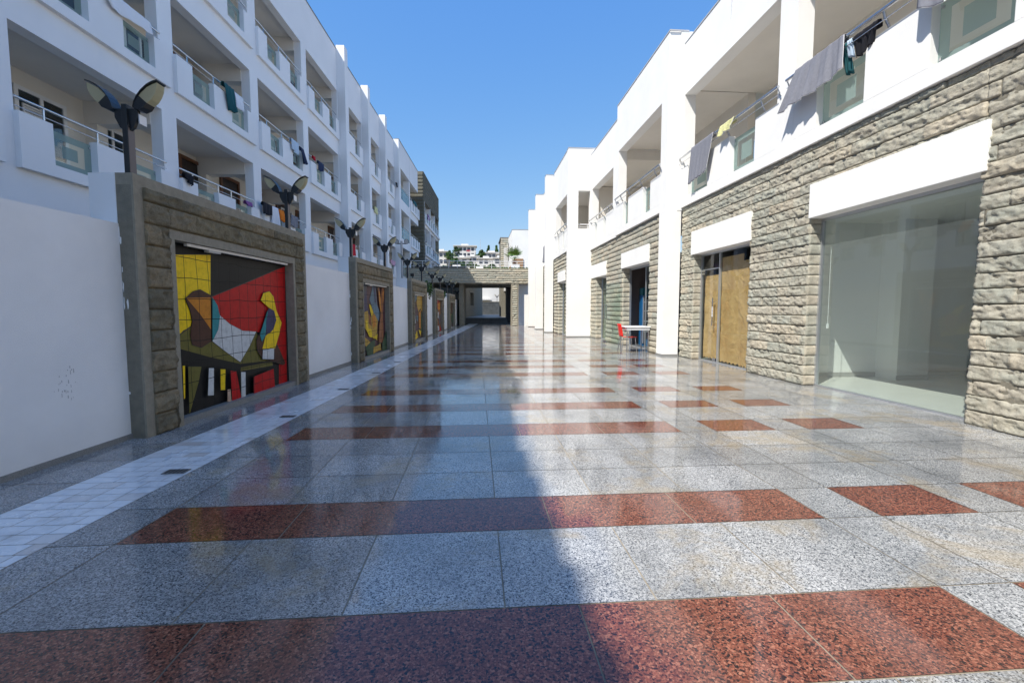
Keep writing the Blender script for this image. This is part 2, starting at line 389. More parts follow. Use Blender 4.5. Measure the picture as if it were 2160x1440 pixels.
def slabs(name, cells, mat, z=0.0, g=.0035):
    vs = []; fs = []; tt = []
    for (a0, a1, b0, b1, y0, y1) in cells:   # x at (y0:left,right) (y1:left,right)
        if b0-a0 < .02 and b1-a1 < .02: continue
        o = len(vs); vs += [(a0+g, y0+g, z), (b0-g, y0+g, z), (b1-g, y1-g, z), (a1+g, y1-g, z)]
        fs.append((o, o+1, o+2, o+3)); tt += [rnd.random()]*4
    me = bpy.data.meshes.new(name); me.from_pydata(vs, [], fs); a = me.attributes.new('tint', 'FLOAT', 'POINT'); a.data.foreach_set('value', tt)
    me.materials.append(MATS[mat]); o = bpy.data.objects.new(name, me); COL.objects.link(o); return tag(o, kind='structure')
stripes = [(-3.6, -3.15), (-2.5, -2.05), (-1.35, -.9), (.25, .7), (1.41, 1.89), (2.585, 3.045)]
for k in range(8):
    o_ = 4.06*k
    for a, b in ((4.57, 5.03), (5.73, 6.15), (6.86, 7.28)): stripes.append((a+o_, b+o_))
stripes = [s for s in stripes if s[1] < 39]
gx = [-1.265, -.58, .115, .795, 1.465, 2.155, 2.53, 3.2, 3.57, 4.21, 4.9, 5.72]
red = []; grey = []; marb = []
def row(y0, y1, isred):
    k0, k1 = Kk(y0), Kk(y1)
    xs = [-1.13, .44, 1.32, 2.155] if isred else gx[:6]
    pa, pb = k0, k1
    for x in xs:
        if x > max(pa, pb)+.05: (red if isred else grey).append((pa, pb, x, x, y0, y1)); pa = pb = x
    for i, x in enumerate(gx[6:]):
        (red if isred and i in (1, 3) else grey).append((pa, pb, x, x, y0, y1)); pa = pb = x
    r0, r1 = Rk(y0), Rk(y1); grey.append((r0, r1, k0, k1, y0, y1))
    l0, l1 = Lk(y0), Lk(y1); grey.append((Wx(y0)-.25, Wx(y1)-.25, l0, l1, y0, y1))
py = -6.0
for a, b in stripes:
    gap = a-py; n = 1 if gap < .85 else max(1, round(gap/.5))
    for i in range(n): row(py+gap*i/n, py+gap*(i+1)/n, False)
    row(a, b, True); py = b
row(py, 39.2, False)
y = -6.0
while y < 40:
    y1 = y+.115; a0, a1, b0, b1 = Lk(y), Lk(y1), Rk(y), Rk(y1); n = max(3, round((b0-a0)/.155)); ph = rnd.random()*.6
    cuts = [0]+[(i+ph)/(n+.0) for i in range(n) if .12 < (i+ph)/n < .9]+[1]
    for c0, c1 in zip(cuts, cuts[1:]): marb.append((a0+(b0-a0)*c0, a1+(b1-a1)*c0, a0+(b0-a0)*c1, a1+(b1-a1)*c1, y, y1))
    y = y1
slabs("granite_pavement", grey, "granite_grey"); slabs("red_granite_bands", red, "granite_red"); slabs("marble_paving_strip", marb, "marble_tile", g=.0022)
MB().box(-12, 9, -8, 43, -.3, -.004, "grout").build("ground").__setitem__('kind', 'structure')
# small drain covers along the right edge of the marble strip
yd = 3.74
for k in range(9):
    d = MB(); x = Rk(yd); d.box(x-.2, x-.03, yd-.05, yd+.05, .001, .006, "roof_edge")
    for i in range(5): d.box(x-.18+.03*i, x-.168+.03*i, yd-.04, yd+.04, .006, .0085, "lamp_black")
    tag(d.build("drain_cover"), ["dark metal drain cover in the marble strip, the one nearest the camera", "dark metal drain cover in the marble strip beside the big mural frame"][k] if k < 2 else "%s dark drain cover in the marble strip counted from the camera" % ["", "", "third", "fourth", "fifth", "sixth", "seventh", "eighth", "ninth"][k], "drain cover", "drain covers in the marble strip"); yd += 1.85

# ================================================================ LEFT STREET WALL
FR = [(4.75, 8.42, 2.60), (11.03, 14.28, 2.50), (17.0, 20.2, 2.40), (22.9, 25.7, 2.29), (28.7, 31.8, 2.22)]
def wframe(y0, y1):
    x0, x1 = Wx(y0), Wx(y1); ang = math.atan2(x1-x0, y1-y0); return frame(x0, y0, ang), math.hypot(x1-x0, y1-y0)
segs = [(-6, 4.75)]+[(FR[i][1], FR[i+1][0]) for i in range(4)]+[(31.8, 33.3), (33.3, 39.5)]
wl = ["long white boundary wall at the left edge with scuff marks, before the first mural frame", "white boundary wall between the bull-coloured first frame and the second mural frame",
      "white boundary wall between the second and third mural frames", "white boundary wall between the third and fourth mural frames",
      "white boundary wall between the fourth and fifth mural frames", "short white boundary wall after the fifth mural frame", "farthest white boundary wall running under the bridge"]
wl[1] = "white boundary wall between the large first mural frame and the second one"
for i, (a, b) in enumerate(segs):
    M_, L_ = wframe(a, b); t = thing("boundary_wall", wl[i], "wall", M_, "white walls along the left side")
    zt = 2.12 if i < 2 else 2.06-.02*i
    MB().box(-.32, -.16, 0, L_, .05, zt, "white_wall_paint").build("wall", t)
    MB().box(-.30, -.145, 0, L_, .0, .05, "plinth_granite").build("plinth", t)
    if i == 0:
        sc = MB()
        for k in range(26):
            yy = L_-.63+rnd.gauss(0, .045); zz = .6+rnd.gauss(0, .09); h = rnd.uniform(.004, .035)
            sc.box(-.16, -.1592, yy, yy+rnd.uniform(.003, .008), zz, zz+h, "grey_trim")
        sc.build("scuff_mark", t)

# murals: (colour, polygon in 0..1 of the opening, origin bottom left); later ones lie a little proud
MUR = [
 [("black", [(0, 0), (1, 0), (1, 1), (0, 1)]),
  ("red", [(0.29, 0.696), (0.6, 0.816), (0.928, 0.949), (0.994, 0.973), (0.975, 0.0), (0.873, 0.0), (0.887, 0.235), (0.852, 0.39), (0.643, 0.452), (0.52, 0.464), (0.411, 0.518), (0.334, 0.581)]),
  ("yellow", [(0.066, 0.928), (0.293, 0.962), (0.278, 0.695), (0.204, 0.705), (0.108, 0.678), (0.135, 0.609), (0.144, 0.546), (0.134, 0.513), (0.088, 0.494), (0.065, 0.467)]),
  ("olive", [(0.067, 0.469), (0.138, 0.513), (0.265, 0.416), (0.37, 0.335), (0.485, 0.247), (0.574, 0.347), (0.643, 0.446), (0.705, 0.362), (0.804, 0.215), (0.806, 0.167), (0.487, 0.182), (0.249, 0.296), (0.066, 0.39)]),
  ("black", [(0.066, 0.39), (0.25, 0.317), (0.485, 0.234), (0.797, 0.211), (0.805, 0.199), (0.489, 0.208), (0.484, 0.182), (0.247, 0.255), (0.062, 0.295)]),
  ("white", [(0.334, 0.581), (0.411, 0.518), (0.52, 0.464), (0.643, 0.45), (0.574, 0.347), (0.485, 0.247), (0.37, 0.335), (0.273, 0.415), (0.317, 0.488)]),
  ("brown", [(0.108, 0.68), (0.158, 0.723), (0.205, 0.737), (0.277, 0.704), (0.263, 0.416), (0.195, 0.384), (0.136, 0.409), (0.127, 0.468), (0.144, 0.546), (0.135, 0.609)]),
  ("orange", [(0.113, 0.684), (0.275, 0.693), (0.264, 0.491), (0.193, 0.592)]),
  ("teal", [(0.285, 0.695), (0.32, 0.641), (0.334, 0.573), (0.317, 0.488), (0.27, 0.415)]),
  ("brown", [(0.757, 0.604), (0.698, 0.474), (0.64, 0.389), (0.642, 0.31), (0.685, 0.249), (0.917, 0.154), (0.947, 0.165), (0.849, 0.348)]),
  ("yellow", [(0.695, 0.684), (0.726, 0.74), (0.79, 0.756), (0.832, 0.719), (0.863, 0.603), (0.917, 0.505), (0.883, 0.409), (0.829, 0.302), (0.692, 0.315), (0.733, 0.416), (0.794, 0.437), (0.851, 0.518), (0.833, 0.603), (0.776, 0.63)]),
  ("navy", [(0.773, 0.624), (0.833, 0.603), (0.854, 0.529), (0.817, 0.457), (0.73, 0.413), (0.744, 0.522)]),
  ("teal", [(0.764, 0.616), (0.744, 0.522), (0.727, 0.416), (0.687, 0.369), (0.671, 0.426)]),
  ("white", [(0.692, 0.311), (0.814, 0.303), (0.806, 0.217), (0.685, 0.238)]),
  ("yellow", [(0.062, 0.292), (0.076, 0.291), (0.067, 0.105), (0.059, 0.099)]),
  ("olive", [(0.093, 0.282), (0.177, 0.267), (0.154, 0.178), (0.087, 0.0)]),
  ("white", [(0.226, 0.25), (0.261, 0.244), (0.251, 0.072), (0.21, 0.081)]),
  ("yellow", [(0.308, 0.228), (0.345, 0.22), (0.335, 0.086), (0.302, 0.092)]),
  ("pink", [(0.351, 0.082), (0.377, 0.08), (0.379, 0.0), (0.347, 0.0)]),
  ("red", [(0.383, 0.204), (0.431, 0.19), (0.46, 0.0), (0.385, 0.0)]),
  ("white", [(0.468, 0.179), (0.507, 0.171), (0.499, 0.0), (0.462, 0.0)]),
  ("red", [(0.581, 0.123), (0.786, 0.144), (0.793, 0.0), (0.574, 0.0)])],
 [("plum", [(0, 0), (1, 0), (1, 1), (0, 1)]), ("navy", [(.1, .9), (.28, .95), (.3, .62), (.2, .55), (.08, .7)]), ("grey", [(0, 1), (.3, 1), (.2, .8), (0, .7)]), ("yellow", [(.05, .95), (.09, .93), (.16, .8), (.13, .8)]),
  ("slate", [(.36, .78), (.5, 1), (.62, .98), (.66, .7), (.76, .58), (.72, .46), (.5, .6)]), ("navy", [(.5, .98), (.6, 1), (.62, .74), (.55, .74)]), ("yellow", [(.34, .72), (.4, .7), (.5, .58), (.42, .54)]),
  ("ochre", [(.16, .6), (.28, .62), (.36, .5), (.44, .56), (.52, .58), (.66, .47), (.62, .3), (.5, .2), (.3, .3), (.15, .4)]), ("rust", [(.3, .58), (.38, .54), (.42, .4), (.32, .44)]), ("yellow", [(.2, .5), (.26, .48), (.3, .36), (.2, .38)]),
  ("orange", [(.44, .55), (.54, .56), (.58, .4), (.46, .36)]), ("yellow", [(.18, .38), (.4, .35), (.42, .24), (.3, .26)]), ("yellow", [(.42, .24), (.62, .28), (.6, .18)]), ("rust", [(.66, .95), (.72, .98), (.78, .7), (.84, .97), (.94, .98), (.88, .7), (.88, .3), (.84, .12), (.66, .14), (.7, .4), (.76, .6)]),
  ("orange", [(.70, .9), (.74, .92), (.80, .62), (.76, .6)]), ("orange", [(.86, .9), (.93, .94), (.88, .7)]), ("ochre", [(.03, .3), (.1, .27), (.34, .17), (.28, .1), (.12, .16)]), ("green", [(.15, .12), (.5, .2), (.5, .0), (.2, 0)]), ("ochre", [(.44, .1), (.72, .13), (.74, .02), (.42, .0)]), ("green", [(.78, .1), (1, .3), (1, 0), (.8, 0)])],
 [("brown", [(0, 0), (1, 0), (1, 1), (0, 1)]), ("yellow", [(0, .96), (.2, .98), (.22, .72), (.1, .65), (0, .6)]), ("slate", [(.2, 1), (.52, 1), (.48, .9), (.3, .82), (.22, .9)]), ("ochre", [(.5, .98), (1, 1), (1, .6), (.8, .7), (.6, .6), (.45, .82)]),
  ("plum", [(.15, .7), (.42, .75), (.6, .62), (.5, .52), (.12, .5)]), ("white", [(.05, .54), (.3, .52), (.36, .3), (.2, .22), (.06, .35)]), ("slate", [(.4, .55), (.56, .52), (.5, .38), (.38, .44)]), ("plum", [(.2, .34), (.55, .36), (.6, .2), (.25, .16)]),
  ("orange", [(.6, .6), (.8, .66), (.78, .2), (.62, .24)]), ("green", [(.8, .6), (.95, .5), (.95, .1), (.8, .15)]), ("yellow", [(.05, .16), (.3, .12), (.4, .2), (.5, .04), (.1, .0)]), ("yellow", [(.55, .2), (.8, .16), (.75, .04)])],
 [("rust", [(0, 0), (1, 0), (1, 1), (0, 1)]), ("red", [(0, 1), (.7, 1), (.6, .75), (.2, .7), (0, .8)]), ("orange", [(.5, .9), (.9, .95), (.9, .7), (.6, .65)]), ("white", [(0, .62), (.2, .66), (.2, .5), (.05, .46)]), ("brown", [(.3, .75), (.6, .7), (.5, .4), (.3, .45)]),
  ("white", [(.5, .6), (.7, .62), (.6, .42), (.45, .45)]), ("grey", [(.6, .5), (.95, .56), (.9, .25), (.7, .2)]), ("red", [(0, .4), (.4, .42), (.3, 0), (0, 0)]), ("white", [(.4, .2), (.6, .18), (.7, .04), (.35, .0)]), ("red", [(.7, .16), (1, .1), (1, 0), (.7, 0)])],
 [("brown", [(0, 0), (1, 0), (1, 1), (0, 1)]), ("yellow", [(.1, .85), (.4, .88), (.6, .5), (.3, .45), (.05, .55)]), ("orange", [(0, .6), (.3, .5), (.3, .35), (0, .38)]), ("white", [(.2, .36), (.5, .4), (.6, 0), (.1, 0)]), ("green", [(.6, .5), (1, .6), (1, .2), (.7, .1)])],
]
fl = ["large stone frame round a yellow, black, red and white abstract ceramic mural, nearest the camera",
      "stone frame round a blue, gold and brown abstract ceramic mural, second along the left wall",
      "stone frame round a narrow-looking yellow, white and plum mural, third along the left wall",
      "stone frame round a mostly red mural, fourth along the left wall", "stone frame round a yellow and brown mural, fifth and farthest along the left wall"]
for i, (a, b, H) in enumerate(FR):
    M_, L_ = wframe(a, b); t = thing("mural_frame", fl[i], "mural frame", M_, "stone mural frames along the left wall")
    o0, o1 = .50, L_-.50; z0, z1 = .07, H-.56
    c = MB(); D = -.42
    # body, in pieces round the opening
    c.box(D, -.02, 0.0, o0-.07, 0, H-.11, "concrete"); c.box(D, -.02, o1+.07, L_, 0, H-.11, "concrete")
    c.box(D, -.02, o0-.07, o1+.07, z1+.10, H-.11, "concrete"); c.box(D, -.135, o0-.07, o1+.07, 0, z1+.10, "concrete")
    c.build("body", t)
    e = MB(); e.box(-.02, 0, 0, .11, 0, H-.11, "concrete_light"); e.box(-.02, 0, L_-.11, L_, 0, H-.11, "concrete_light")
    e.box(D, .0, 0, L_, H-.11, H, "concrete_light"); e.build("outer_border", t)
    e = MB(); e.box(-.135, .012, o0-.07, o0, 0, z1+.10, "concrete_light"); e.box(-.135, .012, o1, o1+.07, 0, z1+.10, "concrete_light")
    e.box(-.135, .012, o0, o1, z1, z1+.10, "concrete_light"); e.build("inner_border", t)
    MB().box(-.135, -.01, o0, o1, 0, z0, "plinth_granite").build("sill", t)
    # painted white return of the near side, behind the concrete edge
    MB().box(-.42, -.165, -.006, -.001, 0, H-.002, "white_plaster_left").build("rear_block", t)
    stone_mesh("stone_cladding", [(.11, o0-.07, 0, H-.11), (o1+.07, L_-.11, 0, H-.11), (o0-.07, o1+.07, z1+.10, H-.11)],
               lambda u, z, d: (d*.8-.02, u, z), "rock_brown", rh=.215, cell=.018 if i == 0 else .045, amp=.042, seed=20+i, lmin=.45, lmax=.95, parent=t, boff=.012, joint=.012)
    if i < 2:   # flakes of white paint left on the near side
        r_ = random.Random(5+i)
        for q in range(7):
            fk = MB(); zz = r_.uniform(.1, 2.1); xx = r_.choice([r_.uniform(-.158, -.10), -.15]); h = r_.uniform(.015, .08); w_ = r_.uniform(.006, .018)
            fk.poly([(xx+w_*math.cos(a_)*r_.uniform(.4, 1), -.0015, zz+h*math.sin(a_)*r_.uniform(.5, 1)) for a_ in [6.283*n_/9 for n_ in range(9)]], "white_wall_paint")
            fk.build("paint_flake", t)
    mu = MB(); W_ = o1-o0; Hh = z1-z0
    for k, (cn, pg) in enumerate(MUR[i]):
        # smooth, slightly bowed outlines
        pts = []
        n = len(pg)
        for q in range(n):
            p, r_ = pg[q], pg[(q+1) % n]; ln = math.hypot(r_[0]-p[0], r_[1]-p[1])
            pts.append(p)
            if k and ln > .12:
                bow = (.04 if i else .0)*min(ln, .4)*(1 if (q+k) % 2 else -1); nx, ny = -(r_[1]-p[1])/ln, (r_[0]-p[0])/ln
                for s_ in (.25, .5, .75): wv = 4*s_*(1-s_)*bow; pts.append((min(1, max(0, p[0]+(r_[0]-p[0])*s_+nx*wv)), min(1, max(0, p[1]+(r_[1]-p[1])*s_+ny*wv))))
        q3 = [(-.125+.0022*k, o0+W_*p[0], z0+Hh*p[1]) for p in pts]
        if k: mu.poly([(x_-.0009, y_+(y_-sum(v_[1] for v_ in q3)/len(q3))*.02, z_+(z_-sum(v_[2] for v_ in q3)/len(q3))*.02) for x_, y_, z_ in q3], "black")
        mu.poly(q3, "paint_"+cn)
    mo = mu.build("mural_panel", t)
    if i < 3:
        l = MB(); l.box(-.07, -.03, o0+.25, o1-.1, z1-.035, z1-.005, "white_plastic"); l.box(-.09, -.03, o0+.62, o0+.85, z1-.06, z1-.035, "grey_trim"); l.build("light_fitting", t)

# ---------------------------------------------------------------- street lamps on the frames
def make_lamp(label):
    t = thing("street_lamp", label, "street lamp", None, "twin-headed lamps on the mural frames")
    MB().box(-.026, .026, -.045, .045, 0, .78, "lamp_black").build("pole", t, bevel=.004)
    MB().box(.0265, .029, -.038, .04, .0, .58, "lamp_brown").build("pole_lit_side", t)  # paler brown layer paints in light reflected onto the pole's street side
    br = MB(); pr = [(.118, .745), (.115, .66), (.085, .6), (.07, .565), (.03, .535), (-.03, .535), (-.07, .565), (-.085, .6), (-.115, .66), (-.118, .745)]
    br.prism([(x, -.018, z) for x, z in pr], (0, .036, 0), "lamp_black"); br.box(-.036, .036, -.035, .035, .56, .62, "black"); br.build("bracket", t, bevel=.003)
    for s in (-1, 1):
        sp = [(.10, .735), (.112, .78), (.14, .835), (.187, .895), (.245, .945), (.295, .972), (.352, .99)]
        dk = [(.10, .735), (.112, .78), (.14, .835), (.16, .855), (.235, .785), (.205, .745), (.15, .722)]
        ln = [(.16, .855), (.187, .885), (.245, .935), (.30, .963), (.345, .978), (.338, .925), (.315, .87), (.28, .82), (.235, .785)]
        h = MB(); h.prism([(s*x, -.055, z) for x, z in dk], (0, .11, 0), "lamp_black")
        top = [(x, z) for x, z in sp]; shell = top+[(x+.004, z-.012) for x, z in top[::-1]]
        n = len(top)
        for q in range(n-1):
            a, b2 = top[q], top[q+1]
            h.prism([(s*a[0], -.062, a[1]+.003), (s*b2[0], -.062, b2[1]+.003), (s*b2[0], -.062, b2[1]+.015), (s*a[0], -.062, a[1]+.015)], (0, .124, 0), "lamp_black")
        ho = h.build("lamp_head", t)
        MB().prism([(s*x, -.05, z) for x, z in ln], (0, .10, 0), "lamp_lens").build("lens", ho)
    pn = MB(); pn.box(.13, .133, -.02, .07, .6, .69, "white_plastic"); pn.box(.122, .13, -.02, .07, .598, .692, "grey_trim"); pn.build("junction_plate", t)
    return t
LY = [(4.97, 2.6, 0), (8.2, 2.6, 0), (11.27, 2.5, 1), (14.08, 2.5, 1), (17.2, 2.4, 2), (20.0, 2.4, 2), (23.1, 2.29, 3), (25.5, 2.29, 3), (28.95, 2.22, 4), (31.55, 2.22, 4)]
ordn = ["standing on the near end of the first mural frame", "standing on the far end of the first mural frame", "standing on the near end of the second mural frame", "standing on the far end of the second mural frame",
        "standing on the near end of the third mural frame", "standing on the far end of the third mural frame", "standing on the near end of the fourth mural frame", "standing on the far end of the fourth mural frame",
        "standing on the near end of the fifth mural frame", "standing on the far end of the fifth mural frame"]
lamp = make_lamp("black two-winged street lamp "+ordn[0])
for k, (yy, z, i) in enumerate(LY):
    o = lamp if k == 0 else copy_tree(lamp)
    o['label'] = "black two-winged street lamp "+ordn[k]
    o.matrix_world = frame(Wx(yy)-.18, yy, R(3.9), z-.07)
for (x, y_, z, lb) in [(-1.75, 40.6, 2.0, "black two-winged street lamp seen through the underpass on its left side"), (2.75, 62.5, 2.2, "black two-winged street lamp against the sunlit white wall beyond the underpass")]:
    o = copy_tree(lamp); o['label'] = lb; o.matrix_world = frame(x, y_, 0, z); o['group'] = "lamps beyond the bridge"
# floodlight pole
t = thing("floodlight_pole", "grey pole with two round spotlights beside the third mural frame", "floodlight", frame(-3.02, 18.9, 0, 0))
fp = MB(); fp.tube([(0, 0, 0), (0, 0, 4.0)], .045, "grey_trim", 10); fp.tube([(-.2, 0, 3.9), (.2, 0, 3.9)], .02, "lamp_black"); fp.build("pole", t)
for s in (-1, 1):
    q = MB(); q.tube([(s*.2, .07, 4.0), (s*.2, -.02, 3.98)], .085, "lamp_black", 14, r2=.10); q.tube([(s*.2, -.02, 3.98), (s*.2, -.035, 3.977)], .085, "grey_trim", 14); q.tube([(s*.2, 0, 3.9), (s*.2, .02, 3.95)], .015, "lamp_black"); q.build("spotlight", t)
c = MB(); c.tube([(0, 0, 0), (0, 0, .12)], .02, "lamp_black"); c.box(-.07, .07, -.14, .1, .1, .2, "lamp_black"); c.tube([(0, -.14, .15), (0, -.18, .15)], .04, "black", 10)
tag(c.build("security_camera", None, frame(-2.42, 17.6, 0, 2.4), bevel=.01), "small black security camera left of the floodlight pole", "camera")

# ================================================================ LEFT APARTMENT BUILDING
LA = math.atan(.047); LM = frame(-7.116, 0, LA)
LBt = thing("apartment_building", "long white four-level apartment building in shade with balconies above the left wall", "building", LM)
WP = "white_plaster_left"; FZ = [3.38, 6.02, 8.72]; OT = [5.49, 8.09, 10.86]; RZ = 12.64
bays = [(-6.5, -3.5), (-3.05, .0), (.45, 3.52), (3.95, 7.03), (7.46, 10.5), (10.94, 14.1), (14.53, 17.68), (18.12, 21.38), (21.85, 24.98), (25.42, 28.58), (29.05, 32.35)]
wb = MB(); inn = MB()
prev = -8.0
for (a, b) in bays:
    wb.box(-.24, 0, prev, a, 0, RZ, WP); prev = b
    wb.box(-.24, 0, a, b, 0, FZ[0]+.12, WP)
    for k in range(3):
        top = FZ[k+1]+.12 if k < 2 else RZ
        wb.box(-.24, 0, a, b, OT[k], top, WP)
    # drop beams across the walkway at each column
    for k in range(3): inn.box(-1.6, -.24, b-.02, b+.28, OT[k]-.32, OT[k]+.14, "ceiling_paint")
wb.box(-.24, 0, prev, 32.4, 0, RZ, WP)
wb.box(-.26, .02, -8, 32.4, RZ, RZ+.035, "roof_edge")
for (ya, yb, zt) in ((-8, -5.2, 13.17), (-5.2, -4.6, 13.08), (-4.6, -4.0, 12.98), (-4.0, -3.3, 12.92), (-3.3, -2.6, 12.82), (-.6, 1.6, 13.05), (1.6, 2.8, 12.9), (2.8, 4.2, 12.75)): wb.box(-.24, 0, ya, yb, RZ+.035, zt, WP)  # out-of-view parapet steps, added to shape the shadow edge on the paving
wb.box(-6.0, -.24, -8, 32.4, RZ-.3, RZ-.06, WP)
wb.box(-6.0, -.24, -8.2, -8.0, 0, RZ, WP)
for k, (ya, yb) in enumerate([(21.4, 21.83), (25.0, 25.4), (28.6, 29.02)]):
    wb.box(.0, .36, ya, yb, 0, RZ+.16, WP)
# nearer, slightly taller block behind the camera
wb.box(-6, .02, -22, -8.2, 0, 13.3, WP)
# far block, stepped out
fb = [(32.85, 35.75), (36.15, 39.3)]
wb.box(.0, .36, 32.3, 32.8, 0, RZ+.08, WP); wb.box(-.1, .36, 35.8, 36.1, 0, OT[2], WP)
for (a, b) in fb:
    wb.box(.12, .36, a-.05, b+.3, 0, FZ[0]+.12, WP)
    for k in range(3):
        top = FZ[k+1]+.12 if k < 2 else RZ+.08
        wb.box(.12, .355, a-.05, b+.3, OT[k]+.1, top, WP)
wb.box(.1, .38, 32.3, 39.6, RZ+.08, RZ+.12, "roof_edge")
wb.box(-6, .12, 32.4, 39.5, RZ-.3, RZ, WP)
wb.build("wall", LBt)
for k in range(3):
    z0, z1 = OT[k]+.14, (FZ[k+1]+.1 if k < 2 else RZ-.31)
    inn.box(-1.6, -.245, -8, 39.6, z0, z1, "ceiling_paint")
    inn.box(-.24, .115, 32.4, 39.6, z0+.01, z1, "ceiling_paint")
inn.box(-1.6, -.25, -8, 39.6, 3.2, FZ[0]+.1, "ceiling_paint")
inn.build("walkway", LBt)
bwl = MB(); bwl.box(-1.8, -1.6, -8, 39.6, 0, 12.3, "corridor_paint")
for (a, b) in bays+fb:   # stub walls that carry the beams
    for k in range(3): bwl.box(-1.6, -1.35, b, b+.26, FZ[k]+.1, OT[k]-.32, "corridor_paint")
bwl.build("rear_wall", LBt)

# balcony: solid blocks, frosted glass notches, steel rail
def glass_panel(y0, y1, z0, z1, x, parent, blue=False):
    g = MB(); F_ = "frost_blue" if blue else "frost_green"; w_ = y1-y0; h = z1-z0; a, b = min(.13, w_*.2), .11
    def q(ya, yb, za, zb, m): g.quad((x, ya, za), (x, yb, za), (x, yb, zb), (x, ya, zb), m)
    q(y0, y1, z0, z0+b, F_); q(y0, y1, z1-b, z1, F_); q(y0, y0+a, z0+b, z1-b, F_); q(y1-a, y1, z0+b, z1-b, F_)
    ia, ib = a+w_*.16, b+h*.13
    q(y0+ia, y1-ia, z0+ib, z1-ib, F_)
    C_ = "glass_clear"
    q(y0+a, y1-a, z0+b, z0+ib, C_); q(y0+a, y1-a, z1-ib, z1-b, C_); q(y0+a, y0+ia, z0+ib, z1-ib, C_); q(y1-ia, y1-a, z0+ib, z1-ib, C_)
    for zz in (z0+.06, z1-.08):
        g.box(x-.012, x+.018, y1-.05, y1-.02, zz, zz+.035, "steel")
    return g.build("glass_panel", parent)
def rail(y0, y1, z, x, posts, parent, zb, dz=.13):
    r = MB(); r.tube([(x, y0, z), (x, y1, z)], .021, "steel", 10); r.tube([(x, y0, z-dz), (x, y1, z-dz)], .007, "steel", 6)
    for p in posts:
        r.tube([(x, p, zb), (x, p, z)], .016, "steel", 8)
    return r.build("railing", parent)
def balcony(y0, L_, F_, solids, notches, x0=0., sgn=1, parent=None, railz=1.03, over=0):
    p = MB(); xo, xi = x0+.085*sgn, x0-.045*sgn
    p.box(xi, xo, y0, y0+L_, F_, F_+.185, WP)
    for a, b in solids: p.box(xi, xo, y0+a, y0+b, F_+.185, F_+.815, WP)
    o = p.build("balcony", parent)
    for a, b in notches: glass_panel(y0+a, y0+b, F_+.19, F_+.76, xi+.012*sgn, o)
    pts = [y0+.35*L_*k+.12*L_ for k in range(3)]
    pts = [y0+b-.05 for a, b in solids[:-1]]+[y0+(solids[1][0]+.12 if len(solids) > 1 else .5)]
    rail(y0+.02-over, y0+L_-.18, F_+railz, x0-.0*sgn, pts, o, F_+.8)
    return o
for bi, (a, b) in enumerate(bays):
    for k in range(3):
        if bi < 8: balcony(a-.02, 3.29 if bi < 7 else 3.25, FZ[k], [(0, .52), (1.31, 2.05), (2.83, 3.29 if bi < 7 else 3.25)], [(.52, 1.31), (2.05, 2.83)], parent=LBt)
        else: balcony(a, 3.1, FZ[k], [(0, .25), (.75, 1.75), (2.45, 3.1)], [(.25, .75), (1.75, 2.45)], parent=LBt)
for k in range(3):
    o = MB().box(.30, .36, 32.85, 35.78, FZ[k]+.10, FZ[k]+.17, WP).build("balcony", LBt)
    for q in range(4): glass_panel(32.87+.72*q, 33.55+.72*q, FZ[k]+.17, FZ[k]+.95, .33, o, True)
    rail(32.85, 35.75, FZ[k]+1.03, .33, [32.9+.72*q for q in range(5)], o, FZ[k]+.17)
    balcony(36.15, 3.6, FZ[k], [(0, .5), (1.1, 1.7), (2.2, 2.7), (3.2, 3.6)], [(.5, 1.1), (1.7, 2.2), (2.7, 3.2)], x0=.36, parent=LBt)
# doors, windows and wall lamps on the walkway's rear wall
def ldoor(y, F_, dark=True):
    o = MB(); z0, z1 = F_+.1, F_+2.12
    o.box(-1.6, -1.54, y, y+.09, z0, z1, "dark_wood"); o.box(-1.6, -1.54, y+.95, y+1.04, z0, z1, "dark_wood"); o.box(-1.6, -1.54, y+.09, y+.95, z1-.09, z1, "dark_wood")
    o.box(-1.6, -1.58, y+.09, y+.95, z0, z1-.09, "door_dark"); d = o.build("door", LBt)
    h = MB(); h.tube([(-1.575, y+.86, z0+.95), (-1.54, y+.86, z0+.95), (-1.54, y+.74, z0+.95)], .01, "steel", 6); h.build("handle", d)
def lwin(y, F_):
    o = MB(); z0, z1 = F_+.75, F_+1.95
    o.box(-1.6, -1.585, y, y+1.0, z0, z1, "glass_dark"); wn_ = o.build("window", LBt)
    f = MB()
    for (ya, yb, za, zb) in ((y, y+.07, z0, z1), (y+.93, y+1.0, z0, z1), (y+.07, y+.93, z0, z0+.07), (y+.07, y+.93, z1-.07, z1), (y+.47, y+.53, z0+.07, z1-.07)):
        f.box(-1.6, -1.56, ya, yb, za, zb, "white_plastic")
    f.build("frame", wn_)
for bi, (a, b) in enumerate(bays):
    if a < 3: continue
    for k in range(3):
        r_ = (bi*3+k*5) % 7
        if k == 0:
            if a < 9: lwin(a+1.6, FZ[k]); lwin(a+3.2, FZ[k])
            else: ldoor(a+2.35, FZ[k]); ldoor(a+4.2 if bi < 10 else a+1., FZ[k]) if bi % 2 == 0 or bi < 7 else lwin(a+1, FZ[k])
        else:
            ldoor(a+2.3, FZ[k])
            if r_ > 2: lwin(a+.7, FZ[k])
for (yy, k) in ((15.0, 2), (18.7, 2), (18.8, 1), (18.4, 0), (8.3, 0)):
    l = MB(); l.box(-1.6, -1.5, yy, yy+.16, OT[k]-.5, OT[k]-.32, "grey_trim"); l.tube([(-1.5, yy+.08, OT[k]-.4), (-1.42, yy+.08, OT[k]-.44)], .05, "lamp_black", 8); l.build("wall_light", LBt)

